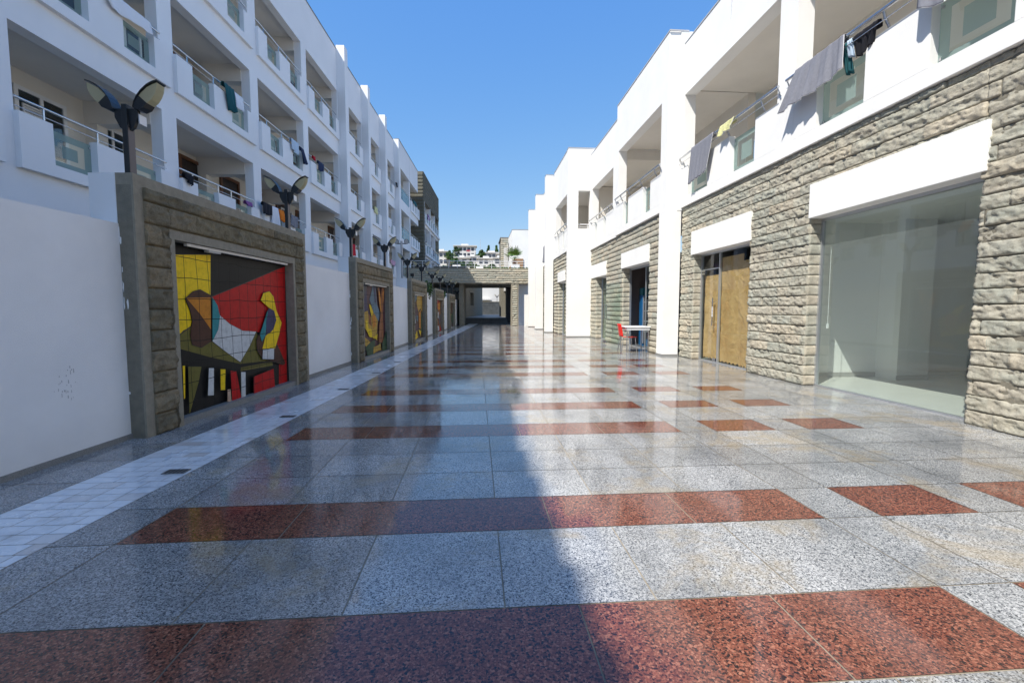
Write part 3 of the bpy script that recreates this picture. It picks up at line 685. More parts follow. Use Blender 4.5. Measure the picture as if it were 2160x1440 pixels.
for (yy, k) in ((9.2, 0), (16.9, 0), (14.9, 1), (21.0, 1)):
    l = MB(); l.box(-1.6, -1.56, yy, yy+.34, OT[k]-.75, OT[k]-.45, "white_plastic")
    for q in range(6): l.box(-1.56, -1.54, yy+.02, yy+.32, OT[k]-.73+.046*q, OT[k]-.715+.046*q, "grey_trim")
    l.build("vent_grille", LBt)
# stone-faced stair tower at the end of the row
TW = thing("stone_clad_block", "tall grey-brown stone clad apartment block at the far end of the left row", "building", frame(-7.116+.65, 0, LA))
tb = MB(); ta, te = 40.5, 50.6
tb.box(-6, -.02, ta, ta+.2, 0, 12.95, "concrete"); tb.box(-.3, 0.0, ta+.2, ta+.55, 0, 12.9, "concrete")
tb.box(-.3, -.02, ta+.55, te, 10.62, 12.9, "concrete"); tb.box(-6, .05, ta-.03, te, 12.95, 13.0, "roof_edge"); tb.box(-6, -1.8, ta+.2, te, 0, 12.9, "corridor_paint")
tb.box(-6, -.3, te-.2, te, 0, 12.9, "concrete")
for k in range(3): tb.box(-1.8, -.05, ta+.55, te, FZ[k]-.25, FZ[k]+.15, WP)
tb.box(-1.8, -.3, ta+.55, te, 10.62, 10.9, "ceiling_paint")
tb.box(-.3, .0, ta+.55, te, 0, FZ[0]-.25, WP)
tb.build("wall", TW)
cz = [10.35, 7.75, 5.2]
cw = MB()
for ya in (41.0, 44.3, 47.4): cw.box(-.35, .02, ya, ya+.22, 3.1, 10.62, WP)
cw.box(-.35, .0, te-.25, te, 0, 10.62, "rock_far"); cw.build("column", TW)
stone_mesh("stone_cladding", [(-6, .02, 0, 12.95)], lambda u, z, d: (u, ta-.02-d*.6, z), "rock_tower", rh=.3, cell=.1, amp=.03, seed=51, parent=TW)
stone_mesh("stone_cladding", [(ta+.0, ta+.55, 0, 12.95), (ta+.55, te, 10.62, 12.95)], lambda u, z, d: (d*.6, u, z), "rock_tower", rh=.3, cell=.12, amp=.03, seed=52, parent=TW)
for k in range(3):
    o = MB().box(-.05, .12, ta+.55, te+.1, FZ[k]-.05, FZ[k]+.15, WP)
    for q in range(7): o.box(.02, .12, ta+.6+1.35*q, ta+.9+1.35*q, FZ[k]+.15, FZ[k]+.8, WP)
    o = o.build("balcony", TW)
    for q in range(7): glass_panel(ta+.92+1.35*q, ta+1.9+1.35*q, FZ[k]+.17, FZ[k]+.85, .05, o)
    rail(ta+.6, te, FZ[k]+1.03, .06, [ta+.9+1.35*q for q in range(7)], o, FZ[k]+.3)

# laundry (four corners: top-left, top-right, bottom-left, bottom-right)
def cloth(name, label, cat, c4, mat, n=14, wave=.015, freq=5, group="laundry on the balcony rails", edge=None, flap=.12, seed=0, out=(1, 0, 0), M_=None, sag=.02):
    r_ = random.Random(seed+hash(label) % 1 if seed else len(label)); TL, TR, BL, BR = [Vector(p) for p in c4]; o = Vector(out); b = MB()
    ph = r_.random()*6; nu, nv = n, n; vs = []
    for j in range(-3, nv+1):
        for i in range(nu+1):
            s = i/nu; v = max(0, j)/nv; p = TL.lerp(TR, s).lerp(BL.lerp(BR, s), v)
            a_ = wave*(.25+v)*(math.sin(freq*6.28*s+ph+v)+.5*math.sin(freq*2.3*6.28*s+2*ph-2*v))
            p = p+o*(a_+.02); p.z -= sag*math.sin(3.14*s)*v+.012*math.sin(9*s+ph)*v
            if j < 0:
                th = -j/3; p = TL.lerp(TR, s)-o*(.045*min(1, th*1.5)+wave*.3*math.sin(freq*5*s)); p.z += .012*math.sin(3.14*min(1, th*1.4)) - flap*max(0, th-.34)
            vs.append(p)
    w_ = nu+1
    fs = [(j*w_+i, j*w_+i+1, (j+1)*w_+i+1, (j+1)*w_+i) for j in range(nv+3) for i in range(nu)]
    b.add(vs, fs, mat, True)
    if edge:
        b.tube([vs[(nv+3)*w_+i] for i in range(w_)], .006, edge, 5); b.tube([vs[(3+j)*w_+nu] for j in range(nv+1)], .006, edge, 5)
    ob = b.build(name, None); sm = ob.modifiers.new('thick', 'SOLIDIFY'); sm.thickness = .006
    return tag(ob, label, cat, group)
LN = [("sheet", "long white sheet drying on the top left balcony rail", "sheet", [(-6.57, 8.95, 6.98), (-6.52, 10.1, 7.0), (-6.56, 9.15, 6.70), (-6.52, 10.15, 6.81)], "cloth_white", .012),
      ("shirt", "dark teal clothes hanging from the middle-floor rail beside a white shirt", "clothes", [(-6.41, 12.53, 7.04), (-6.39, 12.98, 7.04), (-6.4, 12.74, 6.43), (-6.38, 13.08, 6.49)], "cloth_teal", .03),
      ("shirt", "white shirt hanging next to the dark teal clothes", "clothes", [(-6.38, 12.99, 7.0), (-6.36, 13.4, 7.0), (-6.37, 13.03, 6.63), (-6.35, 13.4, 6.66)], "cloth_white", .02),
      ("bikini", "black swimwear knotted on the lowest rail above the first mural frame", "clothes", [(-6.49, 10.9, 4.30), (-6.47, 11.2, 4.30), (-6.48, 10.96, 4.18), (-6.47, 11.15, 4.08)], "cloth_black", .03),
      ("cloth", "small purple cloth lying on the lowest parapet above the first mural frame", "clothes", [(-6.36, 13.32, 4.26), (-6.34, 13.66, 4.26), (-6.35, 13.34, 4.16), (-6.33, 13.65, 4.16)], "cloth_purple", .02),
      ("towel", "black towel drying on the lowest balcony left of the white cloths", "towel", [(-6.31, 14.25, 4.44), (-6.29, 14.8, 4.44), (-6.31, 14.24, 4.10), (-6.28, 14.76, 4.14)], "cloth_black", .02),
      ("towel", "long white towel hanging between the black and orange ones", "towel", [(-6.28, 14.78, 4.43), (-6.26, 15.16, 4.43), (-6.28, 14.78, 3.86), (-6.25, 15.25, 3.86)], "cloth_white", .03),
      ("towel", "orange towel hanging on the lowest left balcony", "towel", [(-6.26, 15.2, 4.43), (-6.25, 15.54, 4.43), (-6.26, 15.3, 4.13), (-6.24, 15.66, 4.08)], "cloth_orange", .03),
      ("towel", "dark grey towel hanging right of the second lamp", "towel", [(-6.24, 16.12, 4.44), (-6.21, 16.66, 4.44), (-6.24, 16.1, 4.08), (-6.22, 16.6, 4.06)], "towel_grey", .01),
      ("cloth", "pale blue lace clothes on the middle-floor rail above the second lamp", "clothes", [(-6.21, 16.27, 7.0), (-6.18, 16.85, 7.0), (-6.21, 16.36, 6.66), (-6.18, 16.83, 6.58)], "cloth_lace", .03),
      ("jeans", "dark blue jeans blown sideways at the end of the middle-floor rail", "clothes", [(-6.18, 16.92, 6.95), (-6.17, 17.24, 6.95), (-6.15, 17.21, 6.46), (-6.12, 17.45, 6.5)], "cloth_navy", .03),
      ("cloth", "small red cloth on the middle-floor rail beside the blue jeans", "clothes", [(-6.14, 18.15, 7.03), (-6.13, 18.35, 7.03), (-6.14, 18.17, 6.9), (-6.13, 18.36, 6.92)], "cloth_red", .02),
      ("shorts", "navy shorts hanging on the middle-floor rail of the fourth large bay", "clothes", [(-6.11, 18.62, 7.0), (-6.08, 19.19, 7.0), (-6.11, 18.6, 6.62), (-6.08, 19.12, 6.73)], "cloth_navy", .03),
      ("towel", "red towel hanging behind the third street lamp", "towel", [(-5.92, 22.51, 4.36), (-5.90, 22.94, 4.36), (-5.92, 22.48, 3.83), (-5.90, 22.98, 3.86)], "cloth_red", .02),
      ("towel", "pale yellow towel on a middle-floor rail between two white pillars", "towel", [(-5.74, 26.62, 7.03), (-5.71, 27.32, 7.03), (-5.75, 26.61, 6.73), (-5.71, 27.31, 6.69)], "cloth_yellow", .01),
      ("shirt", "white shirt on the middle-floor rail far down the left building", "clothes", [(-5.59, 29.84, 7.05), (-5.55, 30.73, 7.05), (-5.59, 29.92, 6.5), (-5.56, 30.56, 6.5)], "cloth_white", .03),
      ("cloth", "pink and blue clothes on the lowest rail above the third mural frame", "clothes", [(-5.56, 30.2, 4.44), (-5.50, 31.7, 4.44), (-5.56, 30.3, 4.2), (-5.50, 31.5, 4.1)], "cloth_pink", .03),
      ("cloth", "small black clothes on the top rail at the edge of the stepped block", "clothes", [(-5.40, 32.0, 9.78), (-5.38, 32.5, 9.78), (-5.40, 32.0, 9.5), (-5.38, 32.5, 9.6)], "cloth_black", .03),
      ("towel", "teal towel on the top rail next to the stone tower", "towel", [(-4.95, 36.9, 9.78), (-4.87, 38.0, 9.78), (-4.93, 37.0, 9.5), (-4.85, 38.2, 9.45)], "cloth_teal", .03),
      ("cloth", "purple cloth on the stone tower's top balcony", "clothes", [(-4.42, 42.2, 9.76), (-4.37, 43.2, 9.76), (-4.42, 42.3, 9.3), (-4.37, 43.2, 9.3)], "cloth_purple", .03),
      ("cloth", "white sheet on the stone tower's middle balcony", "sheet", [(-4.36, 44.0, 7.06), (-4.30, 45.6, 7.06), (-4.36, 44.1, 6.5), (-4.30, 45.5, 6.4)], "cloth_white", .03),
      ("cloth", "dark clothes beside the white sheet on the stone tower", "clothes", [(-4.29, 45.8, 7.06), (-4.25, 46.6, 7.06), (-4.29, 45.9, 6.4), (-4.25, 46.5, 6.5)], "cloth_navy", .03)]
for nm, lb, ct, c4, mt, wv in LN: cloth(nm, lb, ct, c4, mt, wave=wv, freq=3)

# ================================================================ RIGHT BUILDING
RB = thing("shopping_arcade", "white two-storey building on the right with rough stone ground floor and shop windows", "building", (0, 0, 0))
W = "white_plaster"; CP = "ceiling_paint"
wr = MB(); cor = MB()
def section(xf, y0, y1, opens, roof, soff, ptop, band, th=.3, depth=1.9):
    """upper storey: openings = [(ya,yb)], everything else solid"""
    cur = y0
    for a, b in sorted(opens):
        wr.box(xf, xf+th, cur, a, band, roof, W); cur = b
        wr.box(xf, xf+th, a, b, soff, roof, W)
    wr.box(xf, xf+th, cur, y1, band, roof, W)
    wr.box(xf-.015, xf+.02, y0, y1, roof, roof+.03, "grey_trim"); wr.box(xf+.02, xf+th, y0, y1, roof, roof+.028, W)
    cor.box(xf+th, xf+th+depth, y0+.02, y1, soff+.16, soff+.5, CP)
    cor.box(xf+th+depth, xf+th+depth+.2, y0+.02, y1, band, soff+.2, "corridor_paint")
    cor.box(xf+.05, xf+th+depth, y0+.02, y1, band+.02, band+.22, CP)
    wr.box(xf+th, xf+5, y0+.02, y1, soff+.5, soff+.75, W)
def rparapet(xf, ya, yb, notches, ptop, band, railz, posts, xr=None):
    p = MB(); xi = xf+.13; cur = ya
    p.box(xf+.0005, xi, ya, yb, band, band+.22, W)
    for a, b in notches:
        p.box(xf+.0005, xi, cur, a, band+.22, ptop, W); cur = b
    p.box(xf+.0005, xi, cur, yb, band+.22, ptop, W)
    o = p.build("balcony", RB, bevel=.004)
    for a, b in notches: glass_panel(a, b, band+.225, ptop-.06, xi-.012, o)
    xr = xf-.07 if xr is None else xr
    r = MB(); r.tube([(xr, ya-.12, railz), (xr, yb+.12, railz)], .026, "steel", 12); r.tube([(xr, ya-.1, railz-.14), (xr, yb+.1, railz-.14)], .007, "steel", 6)
    for q in posts: r.tube([(xr, q, railz), (xr+.03, q, railz-.10), (xf+.05, q, ptop-.02)], .018, "steel", 8)
    for q in (ya-.1, yb+.1): r.tube([(xr, q, railz-.01), (xf, q, railz-.17)], .012, "steel", 6); r.box(xf-.012, xf, q-.02, q+.02, railz-.2, railz-.14, "steel")
    r.build("railing", o)
# section 1 (nearest)
S1 = 5.43
section(S1, -8, 11.97, [(-3.5, -.2), (.25, 3.75), (4.2, 7.67), (8.12, 11.9)], 8.13, 6.83, 4.98, 3.96)
rparapet(S1, 8.12, 11.9, [(8.77, 9.68), (10.6, 11.62)], 4.98, 3.96, 5.22, [8.5, 9.72, 10.55])
rparapet(S1, 4.2, 7.67, [(4.42, 5.3), (6.23, 7.14)], 4.98, 3.96, 5.22, [4.35, 5.9, 7.2])
rparapet(S1, .25, 3.75, [(.5, 1.4), (2.3, 3.2)], 4.98, 3.96, 5.22, [.4, 2.2, 3.3])
rparapet(S1, -3.5, -.2, [(-3.2, -2.3), (-1.5, -.6)], 4.98, 3.96, 5.22, [-3, -1.6])
# section 2
S2 = 5.03
section(S2, 12.0, 16.42, [(12.42, 16.2)], 8.45, 6.83, 4.98, 3.92)
section(S2+.012, 16.42, 20.2, [(16.85, 19.95)], 8.0, 6.47, 5.0, 3.88)
rparapet(S2, 12.42, 16.2, [(13.14, 13.75), (15.1, 15.62)], 4.96, 3.92, 5.18, [12.7, 13.8, 14.9, 15.7])
rparapet(S2+.012, 16.85, 19.95, [(17.75, 18.15), (19.05, 19.5)], 4.98, 3.88, 5.13, [17.2, 18.2, 19.0])
wr.box(S2-.004, S2+.42, 11.98, 12.42, .05, 3.92, W); wr.box(S2+.3, 5.74, 11.97, 12.0, 3.9, 8.45, W)
wr.box(S2-.02, S2+.5, 11.955, 11.98, 8.45, 8.48, "grey_trim"); wr.box(S2+.3, 5.74, 12.0, 12.25, 6.9, 8.45, W)
MB().box(S2-.02, S2+.43, 11.965, 12.44, 0, .05, "plinth_granite").build("plinth", RB)
# section 3: pillar with a side opening
S3 = 4.04
section(S3, 20.48, 23.9, [(20.5, 23.45)], 8.25, 6.37, 4.92, 3.86)
rparapet(S3, 20.5, 23.45, [(21.1, 21.5), (22.4, 22.8)], 4.92, 3.86, 5.05, [20.9, 21.8, 22.6])
wr.box(S3-.003, S3+.45, 20.2, 20.48, .05, 8.28, W); wr.box(S3+.45, 5.35, 20.2, 20.48, .05, 4.82, W)
wr.box(S3+.45, 5.35, 20.2, 20.48, 6.47, 8.28, W); wr.box(S3+.99, 5.35, 20.2, 20.48, 4.82, 6.47, W)
wr.box(S3-.015, 5.35, 20.185, 20.5, 8.28, 8.31, "grey_trim")
r = MB(); r.tube([(S3+.45, 20.3, 5.02), (S3+1.0, 20.3, 5.02)], .018, "white_plastic"); r.tube([(S3+.45, 20.3, 4.9), (S3+1.0, 20.3, 4.9)], .010, "white_plastic")
for q in (.55, .9): r.tube([(S3+q, 20.3, 4.82), (S3+q, 20.3, 5.02)], .012, "white_plastic")
r.build("railing", RB)
MB().box(S3-.02, 5.1, 20.185, 20.49, 0, .05, "plinth_granite").build("plinth", RB)
# buttress piers and recessed wall beyond
wr.box(S3+.01, S3+.31, 23.9, 34, 3.86, 8.12, W); wr.box(S3-.005, S3+.32, 23.9, 34, 8.12, 8.15, "grey_trim")
for k, (ya, xa, zr) in enumerate([(24.1, 3.64, 8.22), (27.8, 3.60, 8.12), (31.5, 3.59, 8.0)]):
    p = MB().box(xa, S3+.01, ya, ya+.45, .05, zr, W); p.box(xa-.01, S3+.2, ya-.012, ya+.46, zr, zr+.03, "grey_trim"); p.box(xa-.015, S3+.0, ya-.012, ya+.46, 0, .05, "plinth_granite"); p.build("pillar", RB)
wr.box(3.52, 4.1, 33.6, 33.95, 0, 2.3, W)
# end of the row, behind the bridge
MB().box(3.1, 8, 40.0, 45, 4.2, 8.1, W).box(3.08, 8, 39.98, 45, 8.1, 8.13, "grey_trim").build("end_block", RB)
cor.box(S3+.3, S3+2.3, 23.46, 23.6, 3.9, 7, "corridor_paint"); cor.box(S2+.33, S2+2.3, 20.05, 20.19, 3.9, 6.6, "corridor_paint")
wr.build("wall", RB); cor.build("walkway", RB)
cr = MB(); r_ = random.Random(3); zz = 8.1; yy = 9.75
while zz > 7.45: cr.box(S1-.0012, S1+.001, yy, yy+r_.uniform(.004, .03)*(zz-7.2), zz-.035, zz, "grey_trim"); zz -= .037; yy += r_.uniform(-.008, .012)
cr.build("crack_stain", RB)
ST = MB()
ST.box(5.5, 5.58, -8, 4.62, 0, 3.94, "concrete"); ST.build("wall_core", RB)
# rough stone ground floor
def clad(xw, rects, cell, seed, amp=.034, z1=3.95):
    stone_mesh("stone_cladding", rects, lambda u, z, d: (xw-d, u, z), "rock_beige", rh=.168, cell=cell, amp=amp, seed=seed, parent=RB)
clad(5.53, [(-7.9, 1.5, 0, 3.94)], .12, 3)
clad(5.53, [(1.5, 4.66, 0, 3.94), (4.66, 7.24, 3.31, 3.94), (7.24, 8.86, 0, 3.94), (8.86, 11.28, 3.23, 3.94), (11.28, 11.97, 0, 3.94)], .0175, 3)
clad(5.15, [(12.44, 13.28, 0, 3.9), (13.28, 15.75, 3.24, 3.9), (15.75, 17.75, 0, 3.9), (17.75, 20.0-.65, 3.16, 3.9), (19.35, 20.2, 0, 3.9)], .045, 4)
clad(4.14, [(20.48, 20.95, 0, 3.84), (20.95, 22.75, 3.05, 3.84), (22.75, 24.1, 0, 3.84), (24.55, 25.3, 0, 3.84), (25.3, 27.0, 3.05, 3.84), (27, 34, 0, 3.84)], .07, 5)
# stone returns (jambs) facing along the street
def jamb(y, sgn, xa, xb, z1, cell=.03, seed=8):
    stone_mesh("stone_cladding", [(xa, xb, 0, z1)], lambda u, z, d: (u, y+sgn*d*.5, z), "rock_beige", rh=.168, cell=cell, amp=.035, seed=seed, parent=RB)
jamb(7.25, -1, 5.50, 5.74, 2.8); jamb(11.29, -1, 5.50, 5.72, 2.7); jamb(15.76, -1, 5.12, 5.4, 2.7, .05); jamb(19.36, -1, 5.12, 5.4, 2.6, .05); jamb(22.76, -1, 4.1, 4.35, 2.6, .06)
jamb(4.64, 1, 5.50, 5.74, 2.8); jamb(8.85, 1, 5.50, 5.74, 2.7)
bk = MB()
for (ya, yb, xa, xb) in [(-7.9, 4.6, 5.55, 5.75), (7.28, 8.82, 5.55, 5.75), (11.32, 11.97, 5.55, 5.75), (12.44, 13.24, 5.18, 5.45), (15.79, 17.71, 5.18, 5.45), (19.4, 20.2, 5.18, 5.45), (20.48, 20.92, 4.17, 4.4), (22.79, 25.25, 4.17, 4.4), (27.05, 34, 4.17, 4.4)]:
    bk.box(xa, xb, ya, yb, 0, 3.9, "room_white")
for (ya, yb, xa, xb, z) in [(4.6, 7.28, 5.55, 5.75, 3.3), (8.82, 11.32, 5.55, 5.75, 3.2), (13.24, 15.79, 5.18, 5.45, 3.2), (17.71, 19.4, 5.18, 5.45, 3.15), (20.92, 22.79, 4.17, 4.4, 3.03), (25.25, 27.05, 4.17, 4.4, 3.03)]:
    bk.box(xa, xb, ya, yb, z-.5, 3.9, "room_white")
bk.build("inner_wall", RB)
# white lintel boxes
for (xa, xb, ya, yb, za, zb) in [(5.445, 5.80, 4.60, 7.22, 2.77, 3.31), (5.445, 5.80, 8.84, 11.36, 2.65, 3.23), (5.05, 5.5, 13.26, 15.8, 2.68, 3.2), (5.05, 5.5, 17.73, 20.05, 2.61, 3.16), (4.05, 4.5, 20.95, 22.8, 2.58, 3.07), (4.05, 4.5, 25.2, 26.8, 2.58, 3.07)]:
    MB().box(xa, xb, ya, yb, za, zb, W).build("lintel", RB, bevel=.006)

# big shop window and the empty room behind it
def window(ya, yb, x, z1, parts, name="shop_window"):
    f = MB(); fr = .045
    f.box(x-.03, x+.03, ya, ya+fr, 0, z1, "aluminium"); f.box(x-.03, x+.03, yb-fr, yb, 0, z1, "aluminium"); f.box(x-.03, x+.03, ya+fr, yb-fr, z1-fr, z1, "aluminium"); f.box(x-.03, x+.03, ya+fr, yb-fr, 0, .02, "aluminium")
    o = f.build(name, RB)
    for a, b, m_ in parts: MB().quad((x, a, .02), (x, b, .02), (x, b, z1-fr), (x, a, z1-fr), m_).build("glass_pane", o)
    return o
window(4.64, 7.24, 5.71, 2.77, [(4.69, 7.19, "glass_shop")])
rm = MB()
rm.box(5.74, 11, 3.2, 8.3, -.02, .012, "tile_floor"); rm.box(5.75, 11, 8.0, 8.2, .012, 3.0, "room_white"); rm.box(10.8, 11, 3.2, 8.0, .012, 3.0, "room_white")
rm.box(5.75, 11, 3.0, 3.2, .012, 3.0, "room_white"); rm.box(5.74, 11, 3.2, 8.0, 2.86, 3.0, "room_white"); rm.box(7.5, 8.1, 7.55, 8.0, .012, 2.86, "room_white")
rm.box(9.0, 9.5, 6.2, 6.7, .012, 2.86, "room_white"); rm.box(9.3, 10.8, 5.2, 5.5, .012, 2.86, "lamp_brown")
rm.box(5.75, 7.5, 7.985, 8.0, .012, .10, "skirting_tile"); rm.box(7.49, 8.11, 7.535, 7.55, .012, .10, "skirting_tile"); rm.box(8.1, 10.8, 7.985, 8.0, .012, .10, "skirting_tile")
rm.build("shop_interior", RB)
cd = MB(); cd.tube([(5.76, 7.08, 2.3), (5.76, 7.08, 1.05)], .004, "white_plastic", 5); cd.box(5.75, 5.77, 7.065, 7.095, .97, 1.05, "white_plastic"); tag(cd.build("blind_cord"), "thin white cord hanging inside the big shop window", "cord")
# paper-covered shop door
o = window(8.87, 11.27, 5.71, 2.65, [(8.92, 10.36, "glass_clear"), (10.42, 11.22, "glass_clear")], "shop_front")
fr = MB(); fr.box(5.685, 5.735, 10.36, 10.40, .02, 2.6, "aluminium"); fr.box(5.69, 5.73, 10.42, 11.22, 2.24, 2.265, "aluminium"); fr.box(5.68, 5.74, 10.44, 10.58, .02, .1, "steel"); fr.box(5.68, 5.74, 11.05, 11.2, 2.14, 2.24, "steel"); fr.build("glass_door", o)
h = MB()
for xo in (-.06, ): h.tube([(5.71+xo, 10.58, .88), (5.71+xo, 10.58, 1.55)], .014, "steel", 8); h.tube([(5.71, 10.58, .98), (5.71+xo, 10.58, .98)], .01, "steel", 6); h.tube([(5.71, 10.58, 1.45), (5.71+xo, 10.58, 1.45)], .01, "steel", 6)
for q in range(7): h.tube([(5.65, 10.58, 1.1+.035*q), (5.65, 10.58, 1.12+.035*q)], .019, "towel_edge", 8)
h.build("door_handle", o)
def paper(name, ya, yb, za, zb, seed):
    nu, nv = 40, 60; r_ = random.Random(seed); vs = []
    U, V_ = np.meshgrid(np.linspace(ya, yb, nu), np.linspace(za, zb, nv))
    d = .022*(fbm(U*3, V_*2.2, U*0, 4, seed)-.5)+.03*np.abs(fbm(U*6+V_*3, V_*5, U*0, 3, seed+4)-.5)
    vs = [(5.745+float(d[j, i]), float(U[j, i]), float(V_[j, i]+(.03*math.sin(i*.9+seed)*(.6 if j == 0 else 0)))) for j in range(nv) for i in range(nu)]
    b = MB(); b.add(vs, [(j*nu+i, j*nu+i+1, (j+1)*nu+i+1, (j+1)*nu+i) for j in range(nv-1) for i in range(nu-1)], "kraft_paper", True)
    return b.build(name, o)
paper("paper_sheet", 8.93, 9.55, .03, 2.33, 2); paper("paper_sheet", 9.5, 10.37, .05, 2.48, 3); paper("paper_sheet", 10.42, 11.14, .72, 2.1, 5); paper("paper_sheet", 10.44, 11.16, .08, .78, 9)
MB().box(5.80, 9, 8.75, 11.5, -.02, .01, "tile_floor").box(5.78, 9, 8.6, 8.75, 0, 2.9, "room_white").box(5.78, 9, 11.5, 11.6, 0, 2.9, "lamp_brown").box(9, 9.1, 8.7, 11.5, 0, 2.9, "lamp_brown").box(5.75, 9, 8.7, 11.5, 2.9, 3, "room_white").build("shop_interior", RB)
# kiosk with fridge (open glass leaf)
o = window(13.3, 15.74, 5.38, 2.66, [(13.35, 14.2, "glass_clear")], "shop_front")
MB().box(5.36, 5.40, 14.2, 14.24, .02, 2.6, "aluminium").build("mullion", o)
k_ = MB(); k_.box(5.42, 9, 12.9, 16.2, -.02, .01, "step_stone").box(5.42, 9, 16.1, 16.3, 0, 2.9, "lamp_brown").box(8.9, 9, 12.9, 16.1, 0, 2.9, "lamp_brown").box(5.45, 9, 12.8, 12.9, 0, 2.9, "lamp_brown").box(5.42, 9, 12.9, 16.1, 2.8, 2.9, "lamp_brown"); k_.build("shop_interior", RB)
lf = thing("glass_door", "open frameless glass door leaf standing out beside the kiosk doorway", "door", (5.02, 15.72, 0)); lf.rotation_euler = (0, 0, R(22))
MB().quad((0, 0, .03), (0, .92, .03), (0, .92, 2.2), (0, 0, 2.2), "glass_clear").build("glass_pane", lf)
q = MB(); q.box(-.02, .02, .74, .92, .03, .12, "steel"); q.build("patch_fitting", lf)
q = MB()
for xo in (-.05, .05): q.tube([(xo, .82, .9), (xo, .82, 1.45)], .014, "steel", 8)
for zz in (.98, 1.36): q.tube([(-.05, .82, zz), (.05, .82, zz)], .01, "steel", 6)
q.build("door_handle", lf)
fg = thing("drinks_fridge", "blue glass-fronted drinks fridge inside the kiosk doorway", "fridge", (5.95, 15.2, 0)); fg.rotation_euler = (0, 0, R(-10))
q = MB(); q.box(-.3, .45, .0, .6, 0, 2.0, "fridge_blue"); q.box(-.31, -.301, .0, .6, 1.75, 2.0, "cloth_teal"); q.build("cabinet", fg, bevel=.01)
q = MB(); q.box(-.25, .4, -.02, -.002, .25, 1.68, "glass_dark"); q.build("glass_door", fg)
q = MB()
for zz in (.5, .85, 1.2, 1.5): q.box(-.25, .4, -.035, -.021, zz, zz+.015, "white_plastic")
q.box(-.29, -.25, -.04, -.0, .1, 1.72, "aluminium"); q.box(.4, .44, -.04, 0, .1, 1.72, "aluminium"); q.build("shelf", fg)
q = MB(); q.box(-.3, .44, -.03, -.002, 1.76, 1.99, "cloth_teal"); q.box(-.1, .2, -.034, -.031, 1.84, 1.9, "cloth_white"); q.build("sign_panel", fg)
# next shop front and the two farther ones
for (ya, yb, x, z1) in [(17.77, 19.34, 5.38, 2.6), (20.97, 22.74, 4.33, 2.56), (25.27, 26.98, 4.33, 2.56)]:
    o = window(ya, yb, x, z1, [(ya+.05, yb-.05, "glass_clear")], "shop_front")
    MB().box(x+.05, x+1.5, ya-.2, yb+.2, -.02, .01, "tile_floor").box(x+1.2, x+1.3, ya-.2, yb+.2, 0, 2.8, "rock_beige").box(x+.05, x+1.2, yb+.01, yb+.2, 0, 2.8, "rock_beige").build("shop_interior", RB)
# drips and wall details
tag(None or MB().box(0, 0, 0, 0, 0, 0, W).build("x"), kind='structure'); bpy.data.objects.remove(bpy.data.objects["x"])

# table and chair by the kiosk
t = thing("cafe_table", "small white table with steel legs outside the kiosk", "table", (4.73, 13.38, 0))
MB().box(-.39, .39, -.36, .36, .735, .765, "white_plastic").build("tabletop", t, bevel=.006)
q = MB(); q.box(-.35, .35, -.33, -.31, .66, .735, "white_plastic").box(-.35, .35, .31, .33, .66, .735, "white_plastic").box(-.35, -.33, -.31, .31, .66, .735, "white_plastic").box(.33, .35, -.31, .31, .66, .735, "white_plastic"); q.build("apron", t)
for sx in (-.32, .32):
    for sy in (-.29, .29): MB().tube([(sx, sy, 0), (sx, sy, .735)], .019, "steel", 10).build("leg", t)
t = thing("chair", "red plastic chair with steel legs tucked at the white table", "chair", (4.52, 13.36, 0))
q = MB(); nn = 8
vs = [(-.21+.42*i/nn, -.2+.4*j/nn, .44+.012*math.cos(i/nn*6.28)-.02*(i == nn)) for i in range(nn+1) for j in range(nn+1)]
q.add(vs, [(i*(nn+1)+j, i*(nn+1)+j+1, (i+1)*(nn+1)+j+1, (i+1)*(nn+1)+j) for i in range(nn) for j in range(nn)], "red_plastic", True)
ob = q.build("seat", t); sm = ob.modifiers.new('t', 'SOLIDIFY'); sm.thickness = .015
q = MB(); vs = [(-.20-.07*(j/nn)**1.3-.025*math.sin(3.14*i/nn), (-.19+.38*i/nn)*(1-.12*(j/nn)**2), .46+.38*j/nn) for j in range(nn+1) for i in range(nn+1)]
q.add(vs, [(i*(nn+1)+j, i*(nn+1)+j+1, (i+1)*(nn+1)+j+1, (i+1)*(nn+1)+j) for i in range(nn) for j in range(nn)], "red_plastic", True)
ob = q.build("backrest", t); sm = ob.modifiers.new('t', 'SOLIDIFY'); sm.thickness = .014
for sx, lean in ((-.19, -.05), (.17, .04)):
    for sy in (-.17, .17): MB().tube([(sx+lean, sy*1.15, 0), (sx, sy, .43)], .011, "steel", 8).build("leg", t)

# towels on the right building
TG = "towels and clothes on the right building's rails"
cloth("towel", "grey towel with its hem blown sideways on the rail nearest the white pillar's far bay", "towel", [(5.34, 11.2, 5.245), (5.34, 10.17, 5.245), (5.30, 11.24, 4.39), (5.33, 10.42, 4.50)], "towel_grey", 26, .012, 5, TG, "towel_edge", out=(-1, 0, 0))
cloth("towel", "large grey towel with pale hem swept across the white pillar", "towel", [(5.34, 7.50, 5.245), (5.34, 6.50, 5.245), (5.24, 7.76, 4.66), (5.31, 6.46, 4.74)], "towel_grey", 40, .022, 4, TG, "towel_edge", out=(-1, 0, 0))
cloth("towel", "grey towel hanging at the upper right corner of the photo", "towel", [(5.34, 5.36, 5.245), (5.34, 4.3, 5.245), (5.30, 5.33, 4.87), (5.32, 4.3, 4.6)], "towel_grey", 26, .02, 3, TG, "towel_edge", out=(-1, 0, 0), sag=.04)
cloth("cloth", "small yellow patterned cloth folded over the rail between two posts", "clothes", [(5.34, 9.88, 5.245), (5.34, 9.34, 5.245), (5.31, 9.92, 5.04), (5.34, 9.42, 5.10)], "cloth_yellow", 14, .02, 2, TG, "towel_edge", out=(-1, 0, 0))
